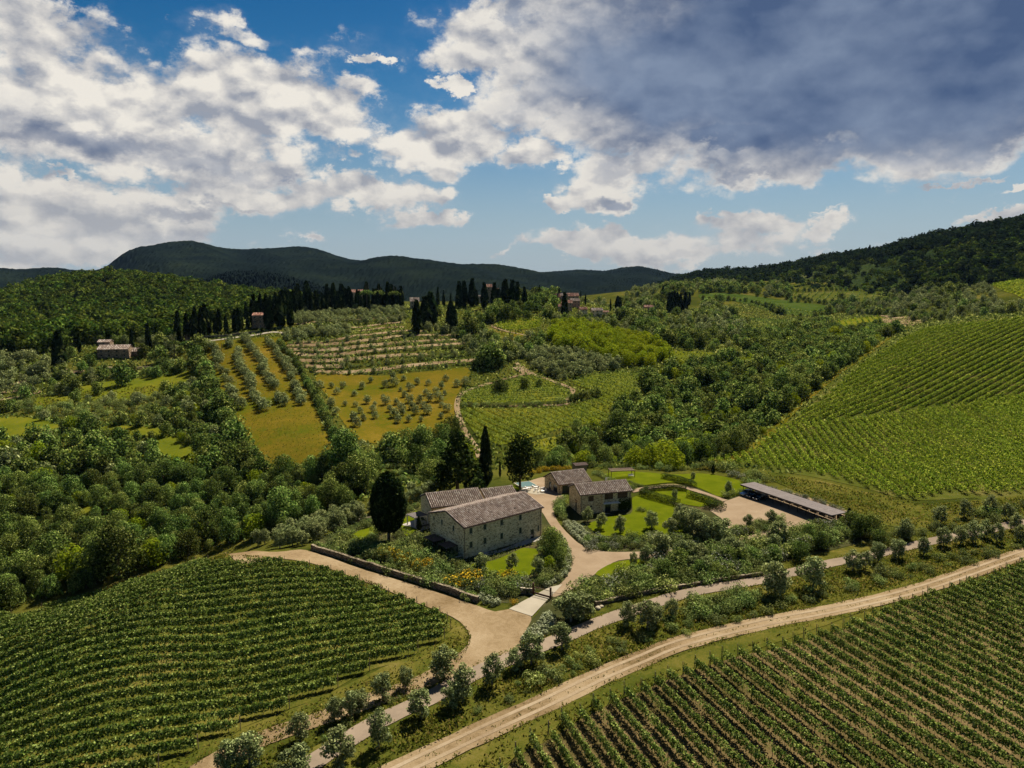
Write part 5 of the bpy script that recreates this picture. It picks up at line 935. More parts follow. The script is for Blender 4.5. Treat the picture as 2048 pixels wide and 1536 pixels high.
# ------------------------------------------------------------------ buildings
def stone_mat(name, stops, sc=3.0, mort=(.66, .53, .32), bmp=.6, flat=1.7, mw=.05, mstr=.7):
    def f(nt, N, L, b):
        tc = N.new('ShaderNodeTexCoord').outputs['Object']; mp = N.new('ShaderNodeMapping'); L.new(tc, mp.inputs[0]); mp.inputs['Scale'].default_value = (1, 1, flat)
        v = N.new('ShaderNodeTexVoronoi'); v.inputs['Scale'].default_value = sc; L.new(mp.outputs[0], v.inputs['Vector'])
        e = N.new('ShaderNodeTexVoronoi'); e.feature = 'DISTANCE_TO_EDGE'; e.inputs['Scale'].default_value = sc; L.new(mp.outputs[0], e.inputs['Vector'])
        sp = N.new('ShaderNodeSeparateColor'); L.new(v.outputs['Color'], sp.inputs[0]); col = ramp(N, L, sp.outputs[0], stops)
        big = noise_n(N, L, tc, .35, 4); col = mixc(N, L, .5, col, ramp(N, L, big, [(.3, (.62, .60, .55)), (.7, (1.2, 1.17, 1.1))]), 'MULTIPLY')
        fine = noise_n(N, L, tc, 9, 3); col = mixc(N, L, .4, col, ramp(N, L, fine, [(.3, (.5, .5, .5)), (.7, (1.3, 1.3, 1.3))]), 'MULTIPLY')
        mr = N.new('ShaderNodeMapRange'); L.new(e.outputs[0], mr.inputs[0]); mr.inputs[1].default_value = 0; mr.inputs[2].default_value = mw; mr.inputs[3].default_value = mstr; mr.inputs[4].default_value = 0
        L.new(mixc(N, L, mr.outputs[0], col, mort), b.inputs['Base Color'])
        m2 = N.new('ShaderNodeMapRange'); L.new(e.outputs[0], m2.inputs[0]); m2.inputs[2].default_value = .12; bump(N, L, b, m2.outputs[0], bmp, .06)
    return mat(name, f, .9, .1)
ST = [(0, (.14, .10, .06)), (.10, (.36, .26, .14)), (.28, (.64, .50, .29)), (.8, (.78, .64, .40)), (1, (.82, .71, .49))]
MT['stone'] = stone_mat('pale_rubble_stone', ST)
MT['stone_warm'] = stone_mat('warm_rubble_stone', [(0, (.14, .09, .05)), (.15, (.38, .27, .15)), (.5, (.60, .46, .27)), (1, (.74, .62, .42))], 3.2)
MT['villa_stone'] = stone_mat('brown_villa_stone', [(0, (.08, .055, .035)), (.5, (.24, .165, .105)), (1, (.36, .27, .18))], 1.5, (.20, .15, .10))
MT['drystone'] = stone_mat('dry_stone_wall', [(0, (.06, .045, .028)), (.4, (.16, .125, .08)), (1, (.30, .245, .165))], 3., (.04, .03, .02))
MT['plaster'] = plain('sand_plaster', (.30, .235, .15), .9, .1, .2, 1.2)
MT['plaster_pink'] = plain('rosy_plaster', (.33, .20, .135), .9, .1, .25, 1.)
MT['quoin'] = plain('dressed_stone', (.36, .30, .21), .85, .1, .15, 2.)
def tile_mat(name, stops):
    def f(nt, N, L, b):
        g = N.new('ShaderNodeNewGeometry'); col = ramp(N, L, g.outputs['Random Per Island'], stops); tc = N.new('ShaderNodeTexCoord').outputs['Object']
        n = noise_n(N, L, tc, .6, 4); L.new(mixc(N, L, .6, col, ramp(N, L, n, [(.3, (.8, .8, .82)), (.7, (1.15, 1.12, 1.1))]), 'MULTIPLY'), b.inputs['Base Color'])
    return mat(name, f, .85, .15)
TS = [(0, (.17, .125, .095)), (.4, (.26, .195, .15)), (.8, (.34, .27, .215)), (1, (.42, .36, .30))]
MT['tiles'] = tile_mat('weathered_terracotta', TS)
MT['tiles_red'] = tile_mat('red_terracotta', [(0, (.14, .05, .03)), (.5, (.30, .13, .08)), (1, (.42, .24, .16))])
MT['roofbed'] = plain('roof_underlay', (.05, .032, .025), .9, .1, .2, 2.)
MT['dark_wood'] = plain('dark_brown_timber', (.045, .028, .018), .7, .2, .3, 3.)
MT['wood'] = plain('brown_timber', (.12, .075, .05), .8, .15, .3, 3.)
MT['greyroof'] = plain('lilac_grey_metal_roof', (.15, .128, .118), .95, 0., .12, .8)
MT['seam'] = plain('roof_seam', (.05, .045, .045), .6, .25, .1, 2.)
MT['copper'] = plain('brown_copper_pipe', (.10, .045, .025), .5, .4, .15, 2.)
MT['glass'] = plain('window_glass', (.02, .025, .028), .12, .6, .2, 1.)
MT['greenframe'] = plain('sage_green_shutter', (.10, .115, .08), .6, .3, .15, 3.)
MT['white'] = plain('white_paint', (.6, .57, .52), .5, .3, .05, 1.)
MT['paving'] = plain('grey_stone_paving', (.34, .30, .26), .9, .1, .2, 1.5)
MT['rust'] = plain('rusty_gate_metal', (.075, .03, .016), .75, .3, .3, 5.)
MT['brick'] = stone_mat('brick_screen', [(0, (.12, .055, .035)), (1, (.26, .14, .09))], 5., (.08, .05, .04))
MT['pool'] = plain('pool_water', (.045, .105, .09), .1, .6, .08, .5)
MT['silver'] = plain('silver_car_paint', (.42, .44, .46), .3, .6, .03, 1., .6)
MT['black'] = plain('black_car_paint', (.010, .011, .013), .25, .6, .05, 1.)
MT['tyre'] = plain('tyre_rubber', (.015, .015, .015), .8, .2, .1, 4.)
MT['lamp'] = plain('headlamp_glass', (.6, .62, .62), .15, .7, .02, 1.)
MT['rim'] = plain('alloy_rim', (.35, .36, .37), .35, .6, .05, 4., .7)

def wall_plane(m, o, ax, L_, zb, zt, holes, nrm, depth=.22, mi=0):
    """a wall with real openings: o origin, ax direction along it, holes (a0, a1, z0, z1); nrm points outward"""
    xs = sorted({0, L_, *[h[0] for h in holes], *[h[1] for h in holes]}); zs = sorted({zb, zt, *[h[2] for h in holes], *[h[3] for h in holes]})
    P = lambda a, z, d=0: (o[0] + ax[0] * a - nrm[0] * d, o[1] + ax[1] * a - nrm[1] * d, z)
    for a0, a1 in zip(xs[:-1], xs[1:]):
        for z0, z1 in zip(zs[:-1], zs[1:]):
            c, k = (a0 + a1) / 2, (z0 + z1) / 2
            if any(h[0] < c < h[1] and h[2] < k < h[3] for h in holes): continue
            m.add([P(a0, z0), P(a1, z0), P(a1, z1), P(a0, z1)], [(0, 1, 2, 3)], mi)
    for a0, a1, z0, z1 in holes:
        for q in (((a0, z0), (a1, z0)), ((a1, z0), (a1, z1)), ((a1, z1), (a0, z1)), ((a0, z1), (a0, z0))):
            m.add([P(*q[0]), P(*q[1]), P(*q[1], depth), P(*q[0], depth)], [(0, 1, 2, 3)], mi)
def win_part(root, o, ax, nrm, h, frame_m, door=False, shutter=False, sill=True):
    a0, a1, z0, z1 = h; T = Matrix(((ax[0], -nrm[0], 0, o[0] + ax[0] * a0), (ax[1], -nrm[1], 0, o[1] + ax[1] * a0), (0, 0, 1, z0), (0, 0, 0, 1)))
    w, H_ = a1 - a0, z1 - z0; m = MB(); t = .07
    m.box(0.002, w - .002, .12, .18, 0.002, t, T=T); m.box(0.002, w - .002, .12, .18, H_ - t, H_ - .002, T=T); m.box(.002, t, .12, .18, t, H_ - t, T=T); m.box(w - t, w - .002, .12, .18, t, H_ - t, T=T)
    m.box(w / 2 - .03, w / 2 + .03, .125, .175, t, H_ - t, T=T)
    f = m.build('door' if door else 'window', frame_m, root)
    MB().box(t, w - t, .15, .155, t, H_ - t, T=T).build('pane', MT['glass'], f)
    if sill: MB().box(-.08, w + .08, -.07, .02, -.09, 0, T=T).build('sill', MT['quoin'], f)
    if shutter:
        for a, b in ((-.02, w * .28), (w * .72, w + .02)): MB().box(max(a, .004), min(b, w - .004), .03, .07, .01, H_ - .01, T=T).build('shutter', MT['greenframe'], f)
def tile_field(m, O, ux, dn, nx, ny, sx, sy, up, r):
    """rows of half-round tiles: O upper corner, ux along the eave, dn down the slope"""
    O, ux, dn, up = Vector(O), Vector(ux), Vector(dn), Vector(up)
    for i in range(nx):
        for j in range(ny):
            c = O + ux * (sx * (i + .5)) + dn * (sy * j); e = c + dn * (sy * 1.12); w0, w1 = sx * .28, sx * .33; l0, l1 = .02, .06 + r.random() * .02; jx = ux * r.uniform(-.015, .015)
            vs = []
            for p, w, l in ((c, w0, l0), (e, w1, l1)):
                p = p + jx; vs += [p - ux * w + up * l, p - ux * w * .5 + up * (l + w * .9), p + ux * w * .5 + up * (l + w * .9), p + ux * w + up * l]
            m.add(vs, [(0, 1, 5, 4), (1, 2, 6, 5), (2, 3, 7, 6), (4, 5, 6, 7)])
def house(name, label, cat, A, ang, L_, W_, eave, ridge, front=(), left=(), wall_m='stone', tile_m='tiles', frame='greenframe', over=.45, tiles=True, z0=None, group=None, sy=.62, sx=.50, door=None, gutters=True, shutter=True, front_wall=True, left_wall=True, roof_front=0.):
    z = float(Hxy(A[0], A[1])) if z0 is None else z0
    root = empty(name, (A[0], A[1], z), R(ang)); tag(root, label, cat, group); r = np.random.default_rng(int(abs(A[0] * 7 + A[1])))
    m = MB(); B_ = -1.2
    if front_wall: wall_plane(m, (0, 0), (1, 0), L_, B_, eave, list(front), (0, -1))
    wall_plane(m, (L_, 0), (0, 1), W_, B_, eave, [], (1, 0)); wall_plane(m, (L_, W_), (-1, 0), L_, B_, eave, [], (0, 1))
    if left_wall: wall_plane(m, (0, W_), (0, -1), W_, B_, eave, [(W_ - b, W_ - a, c, d) for a, b, c, d in left], (-1, 0))
    for x in (0, L_): m.add([(x, 0, eave), (x, W_, eave), (x, W_ / 2, ridge)], [(0, 1, 2)] if x else [(1, 0, 2)])
    wl = m.build('wall', MT[wall_m], root)
    for h in front: win_part(root, (0, 0), (1, 0), (0, -1), h, MT[frame], door=h[3] - h[2] > 1.9, sill=h[2] > .3, shutter=shutter and h[2] > .3)
    for h in left: win_part(root, (0, W_), (0, -1), (-1, 0), (W_ - h[1], W_ - h[0], h[2], h[3]), MT[frame], door=h[3] - h[2] > 1.9, sill=h[2] > .3, shutter=shutter and h[2] > .3)
    # roof: two slabs, tiles over them
    sl = (ridge - eave) / (W_ / 2); ov = over; m = MB(); th = .14
    for s in (0, 1):
        yE = -ov - roof_front if s == 0 else W_ + ov; zE = eave - sl * (ov + (roof_front if s == 0 else 0)); yR = W_ / 2
        x0, x1 = -ov * .6, L_ + ov * .6
        vs = [(x0, yE, zE + .05), (x1, yE, zE + .05), (x1, yR, ridge + .05), (x0, yR, ridge + .05)]; vs += [(a, b, c + th) for a, b, c in vs]
        m.add(vs, [(0, 3, 2, 1), (4, 5, 6, 7), (0, 1, 5, 4), (1, 2, 6, 5), (3, 0, 4, 7)] if s == 0 else [(0, 1, 2, 3), (7, 6, 5, 4), (4, 5, 1, 0), (5, 6, 2, 1), (7, 4, 0, 3)])
    rf = m.build('roof', MT['roofbed'], root)
    if tiles:
        for s in (0, 1):
            t = MB(); yE = -ov - roof_front if s == 0 else W_ + ov; run = math.hypot(W_ / 2 - yE if s == 0 else yE - W_ / 2, sl * abs(W_ / 2 - yE)); dv = Vector((0, yE - W_ / 2, -sl * abs(yE - W_ / 2))).normalized(); up = Vector((0, -sl if s == 0 else sl, 1)).normalized()
            nx = int((L_ + ov * 1.2) / sx); ny = int(run / sy); tile_field(t, (-ov * .6, W_ / 2, ridge + .05 + th), (1, 0, 0), dv, nx, ny, (L_ + ov * 1.2) / nx, run / ny, up, r)
            tag(t.build('roof_tiles', MT[tile_m], rf), kind='stuff')
        t = MB(); n = int(L_ / .5)
        for i in range(n):
            x = -ov * .6 + (L_ + ov * 1.2) * i / n; t.tube([(x, W_ / 2, ridge + .20), (x + (L_ + ov * 1.2) / n * 1.1, W_ / 2, ridge + .24)], .15, 6)
        tag(t.build('ridge_tiles', MT[tile_m], rf), kind='stuff')
    if gutters:
        zE = eave - sl * (ov + roof_front); MB().tube([(-ov * .6, -ov - roof_front - .07, zE + .06), (L_ + ov * .6, -ov - roof_front - .07, zE + .04)], .08, 6).build('gutter', MT['copper'], root)
        for x in (.25, L_ - .45): MB().tube([(x, -ov - .05, zE), (x, -.1, zE - .5), (x, -.1, 0)], .055, 6).build('downpipe', MT['copper'], root)
    return root, wl, rf

FW = [(x - .42, x + .42, z0, z1) for x in (2.0, 5.8, 10.5, 15.95) for z0, z1 in ((5.25, 6.5), (2.1, 3.45))] + [(19.1, 20.1, 0, 2.25), (21.2, 21.7, 1.5, 2.8)]
main, mw, mr_ = house('farmhouse', 'long two-storey pale stone farmhouse with weathered tile roof and small windows', 'farmhouse', (-10.3, 148), 40.1, 22.5, 12.6, 7.0, 8.95, FW, [(3.3, 3.95, 5.3, 6.55), (7.7, 8.3, 5.6, 6.75), (10.9, 11.4, 5.9, 6.7)], z0=0)
def loc(root, p):
    c, s = math.cos(root.rotation_euler.z), math.sin(root.rotation_euler.z); return (root.location.x + c * p[0] - s * p[1], root.location.y + s * p[0] + c * p[1])
MB().box(4.5, 22.6, -1.9, -.02, -.4, .12).build('terrace', MT['paving'], main)

# roof vents and skylight
for x, y in ((4.4, 1.1), (15.5, 1.4)): MB().box(x - .25, x + .25, y - .15, y + .3, 7.0 + .31 * y, 7.45 + .31 * y).build('roof_vent', MT['dark_wood'], mr_)
def pergola(label, root, x0, x1, y0, y1, h, nslat, m_roof, drop=.15, posts=True, group=None):
    c = loc(root, (x0, y0)); ro = empty('pergola', (c[0], c[1], float(Hxy(*c))), root.rotation_euler.z); tag(ro, label, 'pergola', group); w, d = x1 - x0, y1 - y0
    for x in (.1, w - .1):
        for y in (.1, d - .1): MB().box(x - .07, x + .07, y - .07, y + .07, -.1, h).build('post', MT['dark_wood'], ro)
    for y in (.1, d - .1): MB().box(-.1, w + .1, y - .05, y + .05, h, h + .16).build('beam', MT['dark_wood'], ro)
    st = w / nslat
    for i in range(nslat): MB().box(i * st + .01, (i + (.93 if nslat < 20 else .5)) * st, -.15, d + .15, h + .163, h + .22).build('roof_slat', m_roof, ro)
    return ro
pergola('low flat-roofed brown pergola against the farmhouse gable, nearer the camera', main, -3.1, -.15, 1.9, 5.0, 2.5, 10, MT['wood'])
pergola('flat brown pergola further back along the farmhouse gable', main, -3.2, -.15, 6.6, 10.6, 2.5, 10, MT['wood'])
# the rear wing: two roofs in a step
house('rear_cottage', 'low stone cottage with mossy tile roof just behind the farmhouse, left half', 'cottage', (-19.2, 167.2), 22, 13.2, 9.6, 5.4, 7.3, [(2.6, 3.3, 2.6, 3.8), (9, 9.7, 2.6, 3.8)], [], z0=0)
house('rear_cottage', 'smaller stepped-down tiled cottage wing behind the farmhouse roof', 'cottage', (-6.2, 173.0), 24, 8.3, 7.4, 5.5, 7.0, [(3, 3.7, 2.6, 3.8)], [], z0=0)
# barn
bf = [(2.2, 3.7, 3.35, 4.75), (2.5, 3.3, 1.75, 2.25)]
barn, bw, br_ = house('stone_barn', 'two-storey warm stone barn with brick lattice openings and a white door canopy', 'barn', (17.3, 178.0), 17, 14.2, 7.6, 5.3, 6.9, bf + [(6.7, 9.1, 3.45, 4.95), (10.3, 13.2, 3.45, 4.95), (6.9, 8.5, 0, 2.25)], [(2.4, 3.3, 0, 2.6)], 'stone_warm', z0=0, shutter=False, frame='dark_wood', roof_front=0)
for x0, x1 in ((2.2, 3.7), (6.7, 9.1), (10.3, 13.2)):
    m = MB(); z0 = 3.35 if x0 < 3 else 3.45; z1 = 4.75 if x0 < 3 else 4.95; n = int((x1 - x0) / .22); k = int((z1 - z0) / .16)
    for i in range(n):
        for j in range(k):
            if (i + j) % 2 == 0: m.box(x0 + i * (x1 - x0) / n, x0 + (i + 1) * (x1 - x0) / n, .03, .10, z0 + j * (z1 - z0) / k + .01, z0 + (j + 1) * (z1 - z0) / k - .01)
    tag(m.build('brick_lattice', MT['brick'], barn), kind='stuff')
MB().box(6.1, 10.6, -1.25, -.02, 2.55, 2.67).build('door_canopy', MT['white'], barn)
for x in (6.35, 10.35): MB().tube([(x, -1.1, 2.55), (x, -.05, 1.9)], .04, 5).build('canopy_bracket', MT['dark_wood'], barn)
MB().box(5.9, 6.5, -.42, -.0, -1, 5.2).build('buttress', MT['stone_warm'], barn)
MB().box(6.4, 15.0, -1.4, -.02, -.3, .10).build('terrace', MT['paving'], barn)
r_ = np.random.default_rng(5); n_l = 1300; iv = np.c_[r_.uniform(10.6, 14.3, n_l), -.05 - r_.random(n_l) * .3, np.clip(r_.normal(1.5, .85, n_l), .05, 3.4)]
me = np_mesh('ivy', *quads(iv, np.c_[r_.normal(size=n_l) * .5, -np.ones(n_l), r_.random(n_l)], .2, r_)); link('ivy', me, LM['hedge'], barn)
def arch(root, ax_o, ax, nrm, a0, a1, spring, m_, w=.28):
    m = MB(); c = (a0 + a1) / 2; rad = (a1 - a0) / 2; n = 9
    for i in range(n):
        t0, t1 = math.pi * i / n, math.pi * (i + .92) / n; q = []
        for d in (-.05, .12):
            for rr_, t in ((rad, t0), (rad + w, t0), (rad + w, t1), (rad, t1)): a = c - math.cos(t) * rr_; q.append((ax_o[0] + ax[0] * a - nrm[0] * d, ax_o[1] + ax[1] * a - nrm[1] * d, spring + math.sin(t) * rr_))
        m.add(q, [(0, 1, 2, 3), (7, 6, 5, 4), (0, 4, 5, 1), (1, 5, 6, 2), (2, 6, 7, 3), (3, 7, 4, 0)])
    m.build('arch_surround', m_, root)
arch(barn, (0, 7.6), (0, -1), (-1, 0), 7.6 - 3.3, 7.6 - 2.4, 2.6, MT['brick'])
# poolside loggia
lo_, lw_, lr_ = house('loggia', 'single-storey stone loggia with open arched side and tiled roof by the pool patio', 'loggia', (12.9, 195.7), 24, 10.2, 8.6, 3.0, 5.2, [(1.2, 4.6, 0, 2.5), (5.4, 9.2, 0, 2.5)], [(4.6, 5.9, 0, 2.5), (.6, 3.2, 0, 2.4)], 'stone_warm', z0=0, shutter=False, frame='dark_wood')
arch(lo_, (0, 8.6), (0, -1), (-1, 0), 8.6 - 5.9, 8.6 - 4.6, 2.5, MT['brick'])
MB().box(-.9, 10.8, -1.4, -.02, -.3, .12).build('terrace', MT['paving'], lo_); MB().box(-1.2, -.02, -.2, 8.8, -.3, .11).build('side_terrace', MT['paving'], lo_)
# patio, pool, white chairs
pat = np.array([loc(lo_, p) for p in ((-1.3, 1.2), (-1.3, 11.), (-6.5, 12), (-8.2, 6), (-6, 1.5))]); sheet('patio', mat_=MT['concrete'], off=.17, world=pat, sm=False, skip=1)
pl = [loc(lo_, p) for p in ((-1.6, 10.6), (-1.6, 15.6), (-6.2, 15.6), (-6.2, 10.6))]
pe = empty('pool', (pl[0][0], pl[0][1], 0), R(24)); tag(pe, 'small turquoise swimming pool beside the loggia', 'pool'); MB().box(-5., .3, -.3, 5.3, .0, .22).build('pool_rim', MT['concrete'], pe); MB().box(-4.6, 0, 0, 5., .1, .24).build('water', MT['pool'], pe)
def chair():
    ro = empty('patio_chair', (0, 0, 0)); MB().box(-.25, .25, -.25, .25, .42, .47).build('seat', MT['white'], ro); MB().box(-.25, .25, .2, .25, .47, .92).build('backrest', MT['white'], ro)
    for x in (-.22, .22):
        for y in (-.22, .22): MB().box(x - .025, x + .025, y - .025, y + .025, 0, .42).build('leg', MT['white'], ro)
    return ro
def lounger():
    ro = empty('sun_lounger', (0, 0, 0)); MB().box(-.35, .35, -1, .4, .3, .38).build('seat', MT['white'], ro); m = MB(); m.add([(-.35, .4, .3), (.35, .4, .3), (.35, 1, .75), (-.35, 1, .75), (-.35, .4, .38), (.35, .4, .38), (.35, .97, .82), (-.35, .97, .82)], [(0, 3, 2, 1), (4, 5, 6, 7), (0, 1, 5, 4), (2, 3, 7, 6), (0, 4, 7, 3), (1, 2, 6, 5)]); m.build('backrest', MT['white'], ro)
    for x in (-.3, .3):
        for y in (-.9, .35): MB().box(x - .03, x + .03, y - .03, y + .03, 0, .3).build('leg', MT['white'], ro)
    return ro
def copy_tree(o, parent=None):
    c = o.copy(); COL.objects.link(c)
    if parent: c.parent = parent
    for ch in list(o.children): copy_tree(ch, c)
    return c
def spread(proto_, spots, desc, cat, group, base=None):
    for i, s in enumerate(spots):
        o = proto_ if i == 0 else copy_tree(proto_); x, y = loc(base, s) if base else s[:2]; z = float(Hxy(x, y)) + .18
        o.location = (x, y, z); o.rotation_euler.z = s[2] if len(s) > 2 else 0; o['category'] = cat; o['group'] = group; px, py = proj(x, y, z); LABELS.append([o, desc, px, py, group])
spread(chair(), [(-2.4, 3.0, 0), (-3.2, 4.0, 2), (-2.2, 4.9, 3), (-4.6, 3.2, 1), (-5.2, 4.6, 4), (-3.8, 6.3, 1), (-2.5, 7.2, 2.5), (-5.6, 6.8, 5)], 'white patio chair by the pool', 'chair', 'white chairs on the pool patio', lo_)
spread(lounger(), [(-6.4, 8.6, 1.8), (-4.9, 9.3, 1.7), (-2.6, 9.2, 1.6)], 'white sun lounger at the poolside', 'sun lounger', 'sun loungers by the pool', lo_)
tb = empty('patio_table', (*loc(lo_, (-3.4, 2.9)), .17)); tag(tb, 'white round table among the pool patio chairs', 'table'); MB().tube([(0, 0, .70), (0, 0, .74)], .55, 12).build('table_top', MT['white'], tb); MB().tube([(0, 0, 0), (0, 0, .7)], .05, 6).build('leg', MT['white'], tb)
# dining terrace left of the house
dq = np.array(G(836, 1060)[:2]); da = R(40); dU = np.array([math.cos(da), math.sin(da)]); dV = np.array([-dU[1], dU[0]])
sheet('dining_terrace', world=np.array([dq - dU * .6 - dV * 1.5, dq + dU * 4.6 - dV * 1.5, dq + dU * 4.6 + dV * 6.5, dq - dU * .6 + dV * 6.5]), mat_=MT['paving'], off=.19, sm=False, skip=1)
dp = lambda a, b, z=.19: (*(dq + dU * a + dV * b), z)
dc = empty('garden_canopy', dp(.2, 1.6), da); tag(dc, 'white-framed canopy over the dining terrace left of the farmhouse', 'canopy')
for x in (0, 3.6):
    for y in (0, 3.4): MB().box(x - .09, x + .09, y - .09, y + .09, 0, 2.5).build('post', MT['white'], dc)
for y in (0, 3.4): MB().box(-.2, 3.8, y - .1, y + .1, 2.5, 2.7).build('beam', MT['white'], dc)
for x in (0, 3.6): MB().box(x - .1, x + .1, .1, 3.3, 2.5, 2.7).build('beam', MT['white'], dc)
for i in range(9): MB().box(-.1 + i * .42, .22 + i * .42, -.2, 3.6, 2.703, 2.76).build('roof_slat', MT['greyroof'], dc)
dt = empty('dining_table', dp(2, .3), da); tag(dt, 'dark dining table under the white canopy', 'table'); MB().box(-1.1, 1.1, -.45, .45, .7, .76).build('table_top', MT['dark_wood'], dt)
for x in (-1, 1):
    for y in (-.38, .38): MB().box(x - .04, x + .04, y - .04, y + .04, 0, .7).build('leg', MT['dark_wood'], dt)
# pergola on the upper lawn
g0 = G(1222, 960)[:2]; base = empty('x', (g0[0], g0[1], 0), R(8)); pergola('grey slatted pergola standing on the upper lawn', base, 0, 7.4, 0, 3.2, 2.5, 22, MT['wood']); bpy.data.objects.remove(base)
for i, (px, py) in enumerate(((1216, 962), (1262, 955))):
    x, y, z = G(px, py); o = empty('garden_bench', (x, y, z + .18), R(10)); tag(o, ('pale garden bench left of the lawn pergola', 'pale garden bench under the lawn pergola')[i], 'bench', 'benches by the lawn pergola')
    MB().box(-.8, .8, -.22, .22, .4, .46).build('seat', MT['white'], o); MB().box(-.8, .8, .18, .22, .46, .85).build('backrest', MT['white'], o)
    for a in (-.7, .7): MB().box(a - .04, a + .04, -.2, .2, 0, .4).build('leg', MT['white'], o)
# low hut roof behind the loggia
x, y, z = G(1160, 943); house('garden_shed', 'small pale flat-roofed shed behind the loggia', 'shed', (x - 1.5, y), 18, 4.2, 3.0, 2.0, 2.3, wall_m='plaster', tiles=False, gutters=False)

# carport
cA = np.array([63.3, 195.6]); cB = np.array([76.8, 168.2]); ax = (cB - cA) / np.linalg.norm(cB - cA); LC = float(np.linalg.norm(cB - cA)); WC = 5.3
cp = empty('carport', (cA[0], cA[1], float(Hxy(*cA))), math.atan2(ax[1], ax[0])); tag(cp, 'very long open carport with flat lilac-grey seamed roof and dark posts', 'carport')
npan = 22
for i in range(npan):
    for j in range(2): MB().box(i * LC / npan + .012, (i + 1) * LC / npan - .012, .02 + j * WC / 2, (j + 1) * WC / 2 - .02, 2.80 + .0, 2.90).build('roof_panel', MT['greyroof'], cp)
MB().box(0, LC, .05, WC - .05, 2.68, 2.797).build('roof_deck', MT['seam'], cp)
for y in (.05, WC / 2, WC - .2): MB().box(.1, LC - .1, y, y + .12, 2.5, 2.678).build('beam', MT['dark_wood'], cp)
for i in range(12):
    x = .3 + i * (LC - .6) / 11
    MB().box(x - .07, x + .07, WC - .25, WC - .11, -.2, 2.5).build('post', MT['dark_wood'], cp)
    MB().box(x - .06, x + .06, .9, 1.02, -.2, 2.5).build('post', MT['dark_wood'], cp)
for i in range(11):
    x = .3 + i * (LC - .6) / 11; MB().box(x + .25, x + (LC - .6) / 11 - .25, WC - .16, WC - .10, .35, 1.9).build('back_panel', MT['dark_wood'], cp)
# row of posts behind the carport
for i in range(14):
    f = i / 13; x, y = loc(cp, (1 + f * (LC - .5), WC + 2.1)); z = float(Hxy(x, y)); o = MB().tube([(0, 0, -.2), (.02, .01, 1.9)], .10, 6).build('wooden_post', MT['dark_wood'], None, (x, y, z)); o['category'] = 'post'; o['group'] = 'posts behind the carport'; LABELS.append([o, 'dark wooden post behind the carport', *proj(x, y, z), 'posts behind the carport'])
# cars
def car(name, label, paint, c, ang, L_=4.2, W_=1.75, H_=1.5, group=None):
    ro = empty(name, (c[0], c[1], float(Hxy(*c)) + .14), ang); tag(ro, label, 'car', group)
    prof = [(0, .35), (.02, .62), (.10, .80), (.27, .92), (.40, 1.0), (.56, 1.0), (.75, 1.0), (.88, .98), (.98, .90), (1, .62), (1, .35)]
    def loft(sec, m, par):
        q = MB(); n = len(sec)
        for x, ys in sec: pass
        vs = []; k = len(sec[0][1])
        for x, ring in sec: vs += [(x, y, z) for y, z in ring]
        fs = [(i * k + j, i * k + (j + 1) % k, (i + 1) * k + (j + 1) % k, (i + 1) * k + j) for i in range(n - 1) for j in range(k)] + [tuple(range(k))[::-1], tuple((n - 1) * k + j for j in range(k))]
        q.add(vs, fs); me = q.mesh('body'); return me
    w = W_ / 2; sec = []
    for f, hh in [(0, .62), (.04, .74), (.15, .84), (.30, .93), (.45, .98), (.7, .99), (.9, .97), (.98, .88), (1, .7)]:
        ww = w * (.86 if f in (0, 1) else .95 if f in (.04, .98) else 1); h = hh * .95
        sec.append((-L_ / 2 + f * L_, [(-ww * .9, .28), (ww * .9, .28), (ww, .45), (ww, h * .8), (ww * .88, h), (-ww * .88, h), (-ww, h * .8), (-ww, .45)]))
    b = link('body', loft(sec, 0, ro), MT[paint], ro); b.modifiers.new('bevel', 'BEVEL').width = .04
    cab = []
    for f, hh, ws in [(.27, .90, .84), (.43, H_ * .95, .70), (.60, H_, .70), (.80, H_ * .96, .69), (.93, .92, .80)]:
        cab.append((-L_ / 2 + f * L_, [(-w * .86, .88), (w * .86, .88), (w * ws, hh), (-w * ws, hh)]))
    g = link('cabin_glass', loft(cab, 0, ro), MT['glass'], ro)
    MB().add([(-L_ / 2 + .44 * L_, -w * .69, H_ * .955), (-L_ / 2 + .44 * L_, w * .69, H_ * .955), (-L_ / 2 + .6 * L_, w * .7, H_ + .012), (-L_ / 2 + .6 * L_, -w * .7, H_ + .012), (-L_ / 2 + .8 * L_, -w * .69, H_ * .965), (-L_ / 2 + .8 * L_, w * .69, H_ * .965)], [(0, 3, 2, 1), (3, 4, 5, 2)]).build('roof', MT[paint], ro)
    for sx_ in (-1, 1):
        for f in (.19, .8):
            x = -L_ / 2 + f * L_; wh = MB().tube([(x, sx_ * (w - .2), .32), (x, sx_ * (w + .01), .32)], .32, 14).build('wheel', MT['tyre'], ro); MB().tube([(x, sx_ * (w + .0), .32), (x, sx_ * (w + .02), .32)], .2, 10).build('rim', MT['rim'], wh)
        MB().box(-L_ / 2 - .01, -L_ / 2 + .08, sx_ * w * .62 - .2, sx_ * w * .62 + .2, .52, .66).build('headlight', MT['lamp'], ro)
        MB().box(-L_ / 2 + .33 * L_, -L_ / 2 + .38 * L_, sx_ * (w + .1) - .09, sx_ * (w + .1) + .09, .92, 1.06).build('wing_mirror', MT[paint], ro)
    return ro
ca = math.atan2(ax[1], ax[0])
for x, pn, lb in ((1.9, 'silver', 'silver hatchback at the far left end under the carport'), (4.5, 'black', 'black car second from the left under the carport'), (7.0, 'black', 'black estate car in the third carport bay')):
    q = loc(cp, (x, .9)); car('parked_car', lb, pn, q, ca + R(90), group='cars under the carport', L_=4.3 + .2 * (x > 5), H_=1.5)

